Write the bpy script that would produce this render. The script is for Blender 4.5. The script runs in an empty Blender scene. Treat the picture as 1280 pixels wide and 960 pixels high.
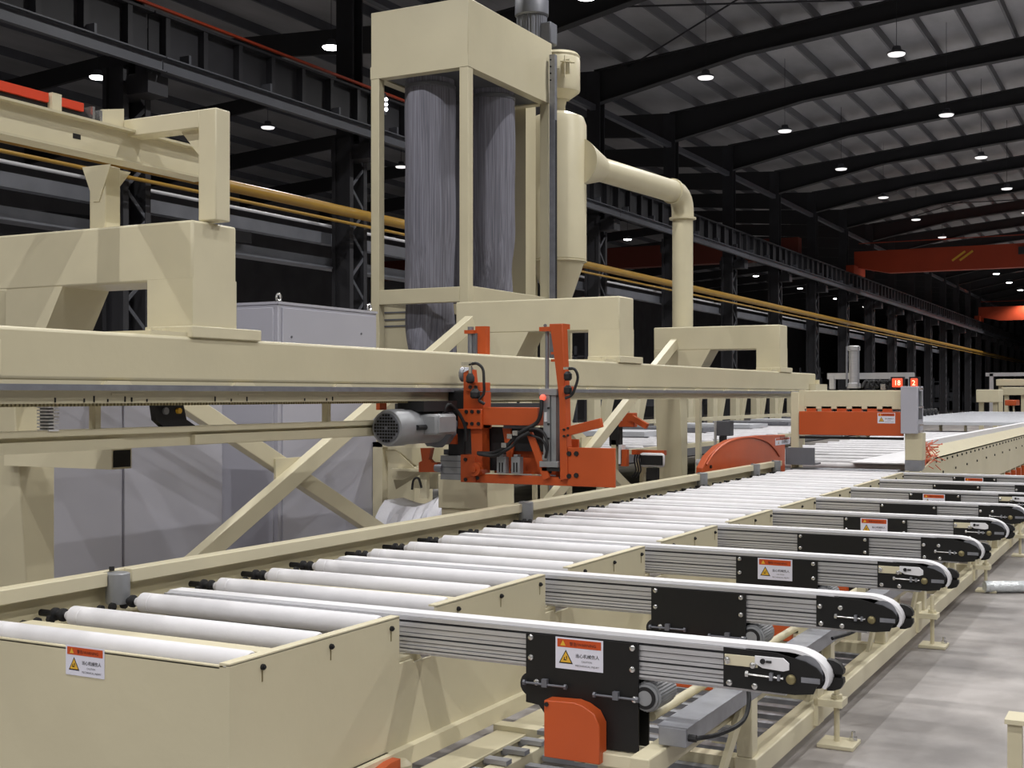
import bpy, bmesh, math, random
from math import pi, sin, cos, radians as R
from mathutils import Vector, Matrix
random.seed(7)
S = bpy.context.scene
COL = S.collection

# ------------------------------------------------------------------ camera
CAMZ = 1.75
YAW = math.atan(830/1575)
cd = bpy.data.cameras.new('camera'); cam = bpy.data.objects.new('camera', cd); COL.objects.link(cam)
cam.location = (0, 0, CAMZ); cam.rotation_euler = (pi/2, 0, YAW)
cd.sensor_width = 36.0; cd.lens = 36.0*1575/1280; cd.shift_y = (494-480)/1280; cd.clip_end = 600
S.camera = cam
# ------------------------------------------------------------------ world, exposure
w = bpy.data.worlds.new('world'); S.world = w; w.use_nodes = True
w.node_tree.nodes['Background'].inputs[0].default_value = (.62, .68, .8, 1)
w.node_tree.nodes['Background'].inputs[1].default_value = .03
S.view_settings.view_transform = 'Standard'; S.view_settings.look = 'None'
S.view_settings.exposure = -0.36; S.view_settings.gamma = 1.0; S.view_settings.use_curve_mapping = False
LAMP_W = 760.0
LAMP_COL = (1.0, .98, .95)

# ------------------------------------------------------------------ measuring helper: a point of a world plane seen along a bearing
_fw = (-sin(YAW), cos(YAW)); _rt = (cos(YAW), sin(YAW))
def _ray(u, v):
    a = (u-640)/1575; b = (494-v)/1575
    return (_fw[0]+a*_rt[0], _fw[1]+a*_rt[1], b)
def onY(u, v, Y):
    r = _ray(u, v); k = Y/r[1]; return (r[0]*k, Y, CAMZ+r[2]*k)
def onX(u, v, X):
    r = _ray(u, v); k = X/r[0]; return (X, r[1]*k, CAMZ+r[2]*k)

# ------------------------------------------------------------------ materials
def srgb(r, g, b):
    f = lambda c: (c/255/12.92) if c/255 <= .04045 else ((c/255+.055)/1.055)**2.4
    return (f(r), f(g), f(b), 1)
def mat(name, col, rough=.5, metal=0.0, var=.0, scale=3.0, bump=0.0, bscale=40, emit=None, estr=0, stretch=None, spec=.5):
    m = bpy.data.materials.new(name); m.use_nodes = True
    nt = m.node_tree; b = nt.nodes['Principled BSDF']
    b.inputs['Base Color'].default_value = col; b.inputs['Roughness'].default_value = rough
    b.inputs['Metallic'].default_value = metal; b.inputs['Specular IOR Level'].default_value = spec
    if emit: b.inputs['Emission Color'].default_value = emit; b.inputs['Emission Strength'].default_value = estr
    if var or bump:
        tc = nt.nodes.new('ShaderNodeTexCoord'); mp = nt.nodes.new('ShaderNodeMapping')
        nt.links.new(tc.outputs['Object'], mp.inputs[0])
        if stretch: mp.inputs['Scale'].default_value = stretch
    if var:
        n = nt.nodes.new('ShaderNodeTexNoise'); n.inputs['Scale'].default_value = scale; n.inputs['Detail'].default_value = 5
        nt.links.new(mp.outputs[0], n.inputs['Vector'])
        r = nt.nodes.new('ShaderNodeValToRGB'); r.color_ramp.elements[0].position = .3; r.color_ramp.elements[1].position = .7
        r.color_ramp.elements[0].color = tuple(c*(1-var) for c in col[:3])+(1,)
        r.color_ramp.elements[1].color = tuple(min(1, c*(1+var*.6)) for c in col[:3])+(1,)
        nt.links.new(n.outputs['Fac'], r.inputs[0]); nt.links.new(r.outputs[0], b.inputs['Base Color'])
    if bump:
        n2 = nt.nodes.new('ShaderNodeTexNoise'); n2.inputs['Scale'].default_value = bscale; n2.inputs['Detail'].default_value = 4
        nt.links.new(mp.outputs[0], n2.inputs['Vector'])
        bp = nt.nodes.new('ShaderNodeBump'); bp.inputs['Strength'].default_value = bump; bp.inputs['Distance'].default_value = .02
        nt.links.new(n2.outputs['Fac'], bp.inputs['Height']); nt.links.new(bp.outputs[0], b.inputs['Normal'])
    return m
M = {}
M['cream'] = mat('cream_paint', srgb(204, 196, 168), .42, var=.05, scale=1.6, bump=.05, bscale=18)
M['cream2'] = mat('cream_paint_light', srgb(214, 206, 178), .4, var=.04, scale=3)
M['orange'] = mat('orange_paint', srgb(192, 84, 38), .4, var=.08, scale=3)
M['red'] = mat('red_orange_paint', srgb(214, 66, 32), .4)
M['white'] = mat('white_roller', srgb(222, 221, 226), .5, var=.06, scale=9, bump=.05, bscale=30)
M['belt'] = mat('white_belt', srgb(228, 228, 233), .45, var=.03, scale=6)
M['groove_shade'] = mat('painted_groove_shade', srgb(66, 66, 70), .6, .2)  # dark colour painted as the shade inside the aluminium grooves
M['alu'] = mat('aluminium', srgb(206, 206, 210), .34, .55, var=.10, scale=14, stretch=(.15, 1, 8))
M['steel'] = mat('galvanised_steel', srgb(150, 152, 160), .42, .6, var=.14, scale=12)
M['bolt'] = mat('zinc_bolt', srgb(215, 215, 215), .25, .9)
M['bronze'] = mat('bronze_nut', srgb(150, 140, 105), .4, .7)
M['black'] = mat('black_plate', srgb(13, 13, 14), .5, var=.2, scale=60)
M['rubber'] = mat('black_rubber', srgb(24, 24, 27), .6)
M['grey'] = mat('grey_cabinet_paint', srgb(176, 176, 188), .45, var=.03, scale=2)
M['motor'] = mat('grey_motor_paint', srgb(150, 152, 156), .4, .25, var=.08, scale=8)
M['dmotor'] = mat('dark_grey_motor_paint', srgb(108, 110, 118), .45, .2, var=.08, scale=8)
M['hole'] = mat('dark_opening', srgb(14, 13, 12), .8)
M['dark'] = mat('dark_steel_paint', srgb(46, 46, 51), .6, var=.25, scale=2)
M['dark2'] = mat('mid_grey_steel', srgb(88, 90, 97), .5, .2, var=.15, scale=2)
M['rafter'] = mat('rafter_paint', srgb(46, 46, 49), .75)
M['tray'] = mat('galvanised_tray', srgb(128, 131, 140), .5, .3, var=.15, scale=2)
M['purlin'] = mat('purlin_grey', srgb(112, 112, 116), .6)
M['yellow'] = mat('yellow_pipe_paint', srgb(172, 134, 54), .4, var=.08, scale=2)
M['foil'] = mat('roof_insulation_foil', srgb(165, 165, 168), .42, .35, var=.22, scale=1.2, bump=.9, bscale=3.5, stretch=(1, .35, 1))
M['clad'] = mat('dark_cladding', srgb(84, 84, 88), .7, var=.2, scale=1)
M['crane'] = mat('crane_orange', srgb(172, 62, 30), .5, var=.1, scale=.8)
M['label'] = mat('label_white', srgb(222, 222, 236), .4)
M['labelo'] = mat('label_orange', srgb(196, 78, 30), .4)
M['crane_dim'] = mat('crane_orange_dimmed', srgb(104, 42, 28), .6)  # same crane orange darkened, far-bay dimness put into the colour
M['labely'] = mat('label_yellow', srgb(226, 178, 60), .4)
M['ink'] = mat('label_ink', srgb(24, 22, 24), .5)
M['sack'] = mat('white_sack_cloth', srgb(222, 222, 230), .8, bump=.5, bscale=12)
M['lampglow'] = mat('lamp_glow', (1, 1, 1, 1), .5, emit=(1, .98, .96, 1), estr=14)
M['lampdim'] = mat('lamp_lens', (.8, .8, .8, 1), .4, emit=(1, .98, .96, 1), estr=1.3)
M['led'] = mat('red_led', (.2, .01, .01, 1), .4, emit=(1, .09, .03, 1), estr=1.6)
M['ledw'] = mat('led_digit', (1, .6, .4, 1), .4, emit=(1, .55, .35, 1), estr=3.0)
M['redled'] = mat('red_pilot_lamp', (1, .2, .15, 1), .3, emit=(1, .12, .06, 1), estr=.8)
M['board'] = mat('grey_white_board', srgb(205, 207, 214), .6, var=.05, scale=2)
M['wrap'] = mat('clear_film', srgb(226, 232, 236), .2, .3, var=.1, scale=30, bump=.6, bscale=30)
def stripes():
    m = mat('grey_filter_cloth', srgb(98, 98, 108), .85)
    nt = m.node_tree; b = nt.nodes['Principled BSDF']; tc = nt.nodes.new('ShaderNodeTexCoord')
    n = nt.nodes.new('ShaderNodeTexNoise'); n.inputs['Scale'].default_value = 1; n.inputs['Detail'].default_value = 3
    mp = nt.nodes.new('ShaderNodeMapping'); mp.inputs['Scale'].default_value = (70, 70, .8)
    nt.links.new(tc.outputs['Object'], mp.inputs[0]); nt.links.new(mp.outputs[0], n.inputs['Vector'])
    r = nt.nodes.new('ShaderNodeValToRGB'); r.color_ramp.elements[0].position = .35; r.color_ramp.elements[1].position = .68
    r.color_ramp.elements[0].color = srgb(100, 100, 111); r.color_ramp.elements[1].color = srgb(136, 136, 149)
    nt.links.new(n.outputs['Fac'], r.inputs[0]); nt.links.new(r.outputs[0], b.inputs['Base Color'])
    return m
M['cloth'] = stripes()
def concrete():
    m = bpy.data.materials.new('concrete_floor'); m.use_nodes = True; nt = m.node_tree; b = nt.nodes['Principled BSDF']
    tc = nt.nodes.new('ShaderNodeTexCoord')
    def noise(sc, det, x=1, y=1):
        mp = nt.nodes.new('ShaderNodeMapping'); mp.inputs['Scale'].default_value = (x, y, 1)
        n = nt.nodes.new('ShaderNodeTexNoise'); n.inputs['Scale'].default_value = sc; n.inputs['Detail'].default_value = det
        nt.links.new(tc.outputs['Object'], mp.inputs[0]); nt.links.new(mp.outputs[0], n.inputs['Vector']); return n
    a = noise(.9, 8); c = noise(2.2, 12, 1.6, 1)
    r1 = nt.nodes.new('ShaderNodeValToRGB'); r1.color_ramp.elements[0].position = .40; r1.color_ramp.elements[1].position = .62
    r1.color_ramp.elements[0].color = srgb(122, 118, 117); r1.color_ramp.elements[1].color = srgb(174, 169, 167)
    r2 = nt.nodes.new('ShaderNodeValToRGB'); r2.color_ramp.elements[0].position = .38; r2.color_ramp.elements[1].position = .6
    r2.color_ramp.elements[0].color = (.72, .71, .70, 1); r2.color_ramp.elements[1].color = (1, 1, 1, 1)
    mx = nt.nodes.new('ShaderNodeMix'); mx.data_type = 'RGBA'; mx.blend_type = 'MULTIPLY'; mx.inputs['Factor'].default_value = .8
    nt.links.new(a.outputs['Fac'], r1.inputs[0]); nt.links.new(c.outputs['Fac'], r2.inputs[0])
    nt.links.new(r1.outputs[0], mx.inputs['A']); nt.links.new(r2.outputs[0], mx.inputs['B'])
    nt.links.new(mx.outputs['Result'], b.inputs['Base Color'])
    b.inputs['Roughness'].default_value = .5
    bp = nt.nodes.new('ShaderNodeBump'); bp.inputs['Strength'].default_value = .15
    nt.links.new(c.outputs['Fac'], bp.inputs['Height']); nt.links.new(bp.outputs[0], b.inputs['Normal'])
    return m
M['floor'] = concrete()

# ------------------------------------------------------------------ mesh builder
class MB:
    def __init__(s): s.v = []; s.f = []
    def add(s, vs, fs):
        k = len(s.v); s.v += [tuple(p) for p in vs]; s.f += [tuple(i+k for i in f) for f in fs]; return s
    def box(s, x0, x1, y0, y1, z0, z1):
        if x1 < x0: x0, x1 = x1, x0
        if y1 < y0: y0, y1 = y1, y0
        if z1 < z0: z0, z1 = z1, z0
        return s.add([(x0,y0,z0),(x1,y0,z0),(x1,y1,z0),(x0,y1,z0),(x0,y0,z1),(x1,y0,z1),(x1,y1,z1),(x0,y1,z1)],
                     [(0,3,2,1),(4,5,6,7),(0,1,5,4),(1,2,6,5),(2,3,7,6),(3,0,4,7)])
    def ext(s, poly, axis, a, b):
        """extrude a 2-D polygon; axis 'y': (x,z) pairs, 'x': (y,z), 'z': (x,y)"""
        def P(p, t):
            return {'y': (p[0], t, p[1]), 'x': (t, p[0], p[1]), 'z': (p[0], p[1], t)}[axis]
        n = len(poly)
        return s.add([P(p, a) for p in poly]+[P(p, b) for p in poly],
                     [tuple(range(n)), tuple(range(2*n-1, n-1, -1))]+[(i, (i+1) % n, (i+1) % n+n, i+n) for i in range(n)])
    def cyl(s, p0, p1, r, n=16, r2=None, cap=True):
        p0 = Vector(p0); p1 = Vector(p1); d = (p1-p0).normalized(); r2 = r if r2 is None else r2
        u = d.orthogonal().normalized(); v = d.cross(u)
        vs = [p0+(u*cos(2*pi*i/n)+v*sin(2*pi*i/n))*r for i in range(n)]+[p1+(u*cos(2*pi*i/n)+v*sin(2*pi*i/n))*r2 for i in range(n)]
        fs = [(i, (i+1) % n, (i+1) % n+n, i+n) for i in range(n)]
        if cap: fs += [tuple(range(n-1, -1, -1)), tuple(range(n, 2*n))]
        return s.add(vs, fs)
    def lathe(s, c, prof, n=24, axis='z', fn=None):
        """prof: list of (radius, height) along the axis"""
        vs = []; fs = []
        for (r, h) in prof:
            for i in range(n):
                a = 2*pi*i/n; rr = r*(fn(a, h) if fn else 1)
                x, y = rr*cos(a), rr*sin(a)
                vs.append({'z': (c[0]+x, c[1]+y, c[2]+h), 'y': (c[0]+x, c[1]+h, c[2]+y), 'x': (c[0]+h, c[1]+x, c[2]+y)}[axis])
        for j in range(len(prof)-1):
            for i in range(n):
                fs.append((j*n+i, j*n+(i+1) % n, (j+1)*n+(i+1) % n, (j+1)*n+i))
        fs.append(tuple(range(n-1, -1, -1))); fs.append(tuple((len(prof)-1)*n+i for i in range(n)))
        return s.add(vs, fs)
    def tube(s, pts, r, n=8):
        pts = [Vector(p) for p in pts]; k = len(pts); vs = []; fs = []; up = None
        for i, p in enumerate(pts):
            d = (pts[min(i+1, k-1)]-pts[max(i-1, 0)]).normalized()
            u = d.orthogonal().normalized() if up is None else (up-d*up.dot(d)).normalized()
            up = u; v = d.cross(u)
            rr = r[i] if isinstance(r, (list, tuple)) else r
            vs += [p+(u*cos(2*pi*j/n)+v*sin(2*pi*j/n))*rr for j in range(n)]
        for i in range(k-1):
            for j in range(n): fs.append((i*n+j, i*n+(j+1) % n, (i+1)*n+(j+1) % n, (i+1)*n+j))
        fs += [tuple(range(n-1, -1, -1)), tuple((k-1)*n+j for j in range(n))]
        return s.add(vs, fs)
    def bar(s, p0, p1, w, h, side=(1, 0, 0)):
        """rectangular bar from p0 to p1; w along 'side', h the third way"""
        p0 = Vector(p0); p1 = Vector(p1); d = (p1-p0).normalized(); a = Vector(side); a = (a-d*a.dot(d)).normalized(); b = d.cross(a)
        vs = [p+a*sx*w/2+b*sy*h/2 for p in (p0, p1) for sx, sy in ((-1,-1),(1,-1),(1,1),(-1,1))]
        return s.add(vs, [(3,2,1,0),(4,5,6,7),(0,1,5,4),(1,2,6,5),(2,3,7,6),(3,0,4,7)])
def smooth_pts(ctrl, n=8):
    """Catmull-Rom through the control points"""
    c = [Vector(p) for p in ctrl]; c = [c[0]*2-c[1]]+c+[c[-1]*2-c[-2]]; out = []
    for i in range(1, len(c)-2):
        for k in range(n):
            t = k/n; p0, p1, p2, p3 = c[i-1:i+3]
            out.append(.5*((2*p1)+(p2-p0)*t+(2*p0-5*p1+4*p2-p3)*t*t+(3*p1-p0-3*p2+p3)*t**3))
    out.append(c[-2]); return out

ORG = {}
def link(name, mesh, parent=None, loc=(0, 0, 0)):
    o = bpy.data.objects.new(name, mesh); COL.objects.link(o); o.location = loc
    if parent: o.parent = parent
    return o
def mk(name, mb, m, org):
    me = bpy.data.meshes.new(name)
    me.from_pydata([(x-org[0], y-org[1], z-org[2]) for x, y, z in mb.v], [], mb.f)
    bm = bmesh.new(); bm.from_mesh(me); bmesh.ops.recalc_face_normals(bm, faces=bm.faces); bm.to_mesh(me); bm.free()
    for p in me.polygons: p.use_smooth = True
    me.set_sharp_from_angle(angle=R(32))
    me.materials.append(M[m] if isinstance(m, str) else m)
    return me
def bev(o, wd, seg=2):
    b = o.modifiers.new('bevel', 'BEVEL'); b.width = wd; b.segments = seg; b.limit_method = 'ANGLE'; b.angle_limit = R(50); b.harden_normals = False
def part(name, mb, m, parent, bevel=0, label=None, kind=None):
    org = ORG[parent.name]; o = link(name, mk(name, mb, m, org), parent); ORG[o.name] = org
    if bevel: bev(o, bevel)
    if label: o['label'] = label
    if kind: o['kind'] = kind
    return o
def thing(name, label, cat, loc, group=None):
    o = link(name, None, None, loc); o.empty_display_size = .2; ORG[o.name] = loc
    o['label'] = label; o['category'] = cat
    if group: o['group'] = group
    return o
def solo(name, mb, m, label, cat, group=None, bevel=0, kind=None):
    """a thing that is one mesh"""
    xs = [v[0] for v in mb.v]; ys = [v[1] for v in mb.v]; zs = [v[2] for v in mb.v]
    org = ((min(xs)+max(xs))/2, (min(ys)+max(ys))/2, min(zs))
    o = link(name, mk(name, mb, m, org), None, org); ORG[o.name] = org
    o['label'] = label; o['category'] = cat
    if group: o['group'] = group
    if kind: o['kind'] = kind
    if bevel: bev(o, bevel)
    return o
def struct(name, mb, m, label, cat='structure'):
    o = solo(name, mb, m, label, cat); o['kind'] = 'structure'; return o
def dup(root, d, label=None, skip=()):
    def cp(o, par):
        c = o.copy(); COL.objects.link(c); ORG[c.name] = tuple(ORG[o.name][i]+d[i] for i in range(3))
        if par: c.parent = par
        for ch in o.children:
            if ch.name.split('.')[0] not in skip: cp(ch, c)
        return c
    r = cp(root, None); r.location = Vector(root.location)+Vector(d)
    if label: r['label'] = label
    return r
def same(name, src, d, parent):
    """another piece sharing src's mesh, offset by d"""
    o = link(name, src.data, parent, Vector(src.location)+Vector(d)); ORG[o.name] = ORG[parent.name]
    for mod in src.modifiers:
        if mod.type == 'BEVEL': bev(o, mod.width, mod.segments)
    return o
ORD = ['first', 'second', 'third', 'fourth', 'fifth', 'sixth', 'seventh', 'eighth', 'ninth', 'tenth', 'eleventh', 'twelfth', 'thirteenth',
       'fourteenth', 'fifteenth', 'sixteenth', 'seventeenth', 'eighteenth', 'nineteenth', 'twentieth', 'twenty-first', 'twenty-second',
       'twenty-third', 'twenty-fourth', 'twenty-fifth', 'twenty-sixth', 'twenty-seventh', 'twenty-eighth', 'twenty-ninth', 'thirtieth']
_txt = {}
def text_mb(body, size, bold=0.0):
    """flat lettering: vertices in (x, z), centred at 0"""
    if (body, size) in _txt: return _txt[(body, size)]
    cu = bpy.data.curves.new('t', 'FONT'); cu.body = body; cu.size = size; cu.resolution_u = 2; cu.offset = bold; cu.align_x = 'LEFT'
    o = bpy.data.objects.new('t', cu); COL.objects.link(o)
    dg = bpy.context.evaluated_depsgraph_get(); me = bpy.data.meshes.new_from_object(o.evaluated_get(dg))
    vs = [tuple(v.co) for v in me.vertices]; fs = [tuple(p.vertices) for p in me.polygons]
    bpy.data.objects.remove(o); bpy.data.curves.remove(cu); bpy.data.meshes.remove(me)
    _txt[(body, size)] = (vs, fs); return vs, fs
def warning_label(parent, o0, wd, ht, axis='y'):
    """white sticker, lower left corner o0; faces -Y (axis y) or +X (axis x)"""
    def W(a, b, d): return (o0[0]+a, o0[1]-d, o0[2]+b) if axis == 'y' else (o0[0]+d, o0[1]+a, o0[2]+b)
    def panel(a0, a1, b0, b1, d0, d1):
        m = MB(); p = W(a0, b0, d0); q = W(a1, b1, d1); return m.box(p[0], q[0], p[1], q[1], p[2], q[2])
    t = .0012
    L = part('warning_label', panel(0, wd, 0, ht, 0, t), 'label', parent, label='white and orange warning sticker with yellow triangle')
    part('label_header', panel(.04*wd, .96*wd, .69*ht, .95*ht, t, t*1.5), 'labelo', L)
    def tri(cx, cz, s, d0, d1, m, nm):
        b = MB(); pts = [(cx-s*.56, cz-s*.45), (cx+s*.56, cz-s*.45), (cx, cz+s*.55)]
        b.add([W(a, z, d0) for a, z in pts]+[W(a, z, d1) for a, z in pts], [(0, 1, 2), (5, 4, 3), (0, 1, 4, 3), (1, 2, 5, 4), (2, 0, 3, 5)])
        part(nm, b, m, L)
    tri(.22*wd, .37*ht, .44*ht, t, t*1.5, 'ink', 'triangle_border')
    tri(.22*wd, .365*ht, .34*ht, t*1.5, t*2, 'labely', 'warning_triangle')
    fig = MB()
    for a, z, da, dz in ((-.02, -.06, .10, .03), (.03, .02, .03, .10), (-.05, -.02, .03, .09)):
        p = W(.22*wd+a*ht-da*ht/2, .35*ht+z*ht-dz*ht/2, t*2); q = W(.22*wd+a*ht+da*ht/2, .35*ht+z*ht+dz*ht/2, t*2.4)
        fig.box(p[0], q[0], p[1], q[1], p[2], q[2])
    part('triangle_figure', fig, 'ink', L)
    tri(.16*wd, .815*ht, .17*ht, t*1.5, t*2, 'labely', 'header_triangle')
    def put(body, size, a, z, m, nm, d, fit):
        vs, fs = text_mb(body, size, .010 if body[0] == '当' else .0)
        if not vs: return
        x1 = max(v[0] for v in vs); k = fit/x1
        b = MB(); b.add([W(a+v[0]*k, z+v[1]*k, d) for v in vs], fs); part(nm, b, m, L)
    put('当心机械伤人', 1.0, .42*wd, .40*ht, 'ink', 'chinese_lettering', t*1.6, .50*wd)
    put('CAUTION', 1.0, .55*wd, .25*ht, 'ink', 'lettering', t*1.6, .22*wd)
    put('MECHANICAL INJURY', 1.0, .42*wd, .11*ht, 'ink', 'lettering', t*1.6, .50*wd)
    put('警告/WARNING', 1.0, .30*wd, .76*ht, 'ink', 'header_lettering', t*2.0, .55*wd)
    return L

# =================================================================== SETTING
BAY = 6.1; CY0 = 20.96; CX = -14.75
COLY = [CY0+BAY*k for k in range(-2, 25)]
Y0, Y1 = -34.0, 172.0
struct('floor', MB().box(-38, 15, Y0, Y1, -.1, 0), 'floor', 'grey stained concrete factory floor')
struct('wall_left', MB().box(-38.3, -38, Y0, Y1, 0, 12), 'clad', 'dark cladding wall beyond the far bay')
struct('wall_right', MB().box(15, 15.3, Y0, Y1, 0, 12), 'clad', 'dark cladding wall at the right of the hall')
struct('wall_end', MB().box(-38, 15, Y1, Y1+.3, 0, 15), 'clad', 'dark end wall of the hall')
struct('wall_back', MB().box(-38, 15, Y0-.3, Y0, 0, 15), 'clad', 'dark wall behind the viewer')
def roofz(x):
    if x > CX: return 11.05+.098*(x-CX) if x < .5 else 11.05+.098*(.5-CX)-.098*(x-.5)
    return 11.05+.06*(CX-x) if x > -26.4 else 11.05+.06*(CX+26.4)-.06*(-26.4-x)
xs = [-38, -26.4, CX, .5, 15]
roof = MB()
n = 62
for i in range(len(xs)-1):
    a, b = xs[i], xs[i+1]
    roof.add([(a, Y0, roofz(a)+.28), (b, Y0, roofz(b)+.28), (b, Y1, roofz(b)+.28), (a, Y1, roofz(a)+.28),
              (a, Y0, roofz(a)+.4), (b, Y0, roofz(b)+.4), (b, Y1, roofz(b)+.4), (a, Y1, roofz(a)+.4)],
             [(0,3,2,1),(4,5,6,7),(0,1,5,4),(1,2,6,5),(2,3,7,6),(3,0,4,7)])
ceil = struct('ceiling', roof, 'foil', 'foil lined pitched roof of the hall')
x = CX+.9; pr = None
while x < 14:
    z = roofz(x)
    m_ = MB().box(x-.03, x+.03, Y0+.1, Y1-.1, z+.03, z+.28)
    o = part('purlin', m_, 'purlin', ceil); x += 1.08
x = CX-1.2
while x > -37:
    z = roofz(x); part('purlin', MB().box(x-.035, x+.035, Y0+.1, Y1-.1, z+.03, z+.28), 'dark2', ceil); x -= 2.0

# ---- columns, rafters
def column(y, label):
    t = thing('steel_column', label, 'column', (CX, y, 0), 'dark steel columns between the bays')
    c = MB()
    for dy in (-.3, .18):
        for dx in (-.22, .14): c.box(CX+dx, CX+dx+.08, y+dy, y+dy+.12, .03, 6.9)
        c.box(CX-.22, CX+.22, y+dy+.05, y+dy+.07, .03, 6.9)
    part('chord', c, 'dark', t)
    l = MB(); z = .5
    while z < 6.4:
        l.bar((CX+.2, y-.24, z), (CX+.2, y+.24, z+.45), .02, .06); l.bar((CX+.2, y+.24, z+.45), (CX+.2, y-.24, z+.9), .02, .06); z += .9
    part('lacing', l, 'dark2', t)
    part('bracket', MB().box(CX-.3, CX+.66, y-.22, y+.22, 6.45, 6.76), 'dark', t)
    part('upper_column', MB().box(CX-.2, CX+.2, y-.18, y-.14, 6.9, 11).box(CX-.2, CX+.2, y+.14, y+.18, 6.9, 11).box(CX-.03, CX+.03, y-.14, y+.14, 6.9, 11), 'dark', t)
    part('base_plate', MB().box(CX-.35, CX+.35, y-.4, y+.4, 0, .03), 'dark', t)
    return t
c0 = column(COLY[0], 'laced dark steel column beyond the left edge of the photo')
for k, y in enumerate(COLY[1:], 1):
    dup(c0, (0, y-COLY[0], 0), 'laced dark steel column, %s from the left in the long row' % ORD[k-1])
def rafter(y, label):
    t = thing('roof_rafter', label, 'rafter', (CX, y, 10), 'tapered dark roof rafters of the main bay')
    def prof(a, b):
        zb = [(CX, roofz(CX)-.95), (CX+4.4, roofz(CX+4.4)-.5), (CX+9, roofz(CX+9)-.5), (.5, roofz(.5)-.62), (6, roofz(6)-.5), (15, roofz(15)-.9)]
        return zb
    zb = prof(0, 0); top = [(15, roofz(15)), (.5, roofz(.5)), (CX, roofz(CX))]
    m_ = MB().ext(zb+top, 'y', y-.01, y+.01); part('web', m_, 'rafter', t)
    fl = MB()
    for i in range(len(zb)-1):
        fl.bar((zb[i][0], y, zb[i][1]), (zb[i+1][0], y, zb[i+1][1]), .3, .03, (0, 1, 0))
    part('bottom_flange', fl, 'rafter', t)
    fl = MB()
    for i in range(2): fl.bar((top[i][0], y, top[i][1]), (top[i+1][0], y, top[i+1][1]), .3, .03, (0, 1, 0))
    part('top_flange', fl, 'rafter', t)
    return t
r0 = rafter(COLY[0], 'dark tapered roof rafter nearest the viewer, above the frame')
for k, y in enumerate(COLY[1:], 1): dup(r0, (0, y-COLY[0], 0), 'dark tapered roof rafter on the %s column from the left' % ORD[k-1])
def rafter2(y, label):
    zs_ = [(-38, roofz(-38)-.7), (-26.4, roofz(-26.4)-.45), (CX, roofz(CX)-.8), (CX, roofz(CX)), (-26.4, roofz(-26.4)), (-38, roofz(-38))]
    m_ = MB().ext(zs_, 'y', y-.06, y+.06)
    return solo('bay_rafter', m_, 'rafter', label, 'rafter', 'dark rafters of the far bay')
b0 = rafter2(COLY[0], 'dark rafter of the far bay, nearest the viewer')
for k, y in enumerate(COLY[1:], 1): dup(b0, (0, y-COLY[0], 0), 'dark rafter of the far bay behind the %s column' % ORD[k-1])
# ridge cross bracing rods under the roof
for k, y in enumerate((COLY[3], COLY[9])):
    m_ = MB().cyl((CX+1, y, roofz(CX+1)-.1), (CX+9, y+BAY, roofz(CX+9)-.1), .025, 6).cyl((CX+9, y, roofz(CX+9)-.1), (CX+1, y+BAY, roofz(CX+1)-.1), .025, 6)
    solo('bracing_rod', m_, 'dark', ('thin crossed roof bracing rods, nearer pair above the tall pipe', 'thin crossed roof bracing rods, far pair towards the crane')[k], 'brace')
# eave strut between columns
m_ = MB().box(CX-.08, CX+.08, Y0+1, Y1-1, 9.9, 10.06)
solo('eave_strut', m_, 'dark2', 'long dark eave strut joining the column heads', 'beam')

# ---- crane girders and runway
GX = -14.3
def girder(y, label):
    t = thing('crane_girder', label, 'girder', (GX, y, 6.9), 'dark crane runway girders on the columns')
    part('web', MB().box(GX-.01, GX+.01, y, y+BAY-.03, 7.12, 7.74), 'dark', t)
    part('top_flange', MB().box(GX-.16, GX+.16, y, y+BAY-.03, 7.74, 7.78), 'dark', t)
    part('bottom_flange', MB().box(GX-.14, GX+.14, y, y+BAY-.03, 7.08, 7.12), 'dark', t)
    part('support_pad', MB().box(GX-.12, GX+.12, y-.15, y+.15, 6.76, 7.08), 'dark', t)
    s0 = None
    for j in range(7):
        yy = y+.3+.88*j
        if s0 is None: s0 = part('stiffener', MB().box(GX+.01, GX+.14, yy-.05, yy+.05, 7.12, 7.74), 'dark', t)
        else: same('stiffener', s0, (0, .88*j, 0), t)
    part('edge_channel', MB().box(GX+.3, GX+.32, y, y+BAY-.02, 6.78, 7.02).box(GX+.3, GX+.4, y, y+BAY-.02, 6.78, 6.80).box(GX+.3, GX+.4, y, y+BAY-.02, 7.0, 7.02), 'dark2', t)
    p0 = None
    for j in range(3):
        yy = y+.6+2.05*j
        if p0 is None: p0 = part('bracket', MB().box(GX+.1, GX+.3, yy, yy+.05, 6.98, 7.2), 'dark2', t)
        else: same('bracket', p0, (0, 2.05*j, 0), t)
    return t
g0 = girder(COLY[0], 'stiffened dark crane girder, first span at the left edge')
for k, y in enumerate(COLY[1:-1], 1): dup(g0, (0, y-COLY[0], 0), 'stiffened dark crane girder spanning right of the %s column' % ORD[k-1])
solo('conductor_rail', MB().box(GX+.12, GX+.18, 0, 24.5, 7.83, 7.87), 'crane', 'thin orange conductor rail along the top of the crane girder', 'rail')
t = thing('signal_lamp', 'small white lamps stacked at the end of the orange conductor rail', 'lamp', (GX+.3, 21.05, 7.2))
s0 = part('lamp_bulb', MB().lathe((GX+.34, 21.1, 7.66), [(.02, -.03), (.035, 0), (.02, .03)], 10), 'lampglow', t)
same('lamp_bulb', s0, (0, 0, -.1), t); same('lamp_bulb', s0, (0, 0, -.2), t)
part('housing', MB().box(GX+.18, GX+.3, 21.04, 21.16, 7.35, 7.8), 'dark', t)
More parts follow.
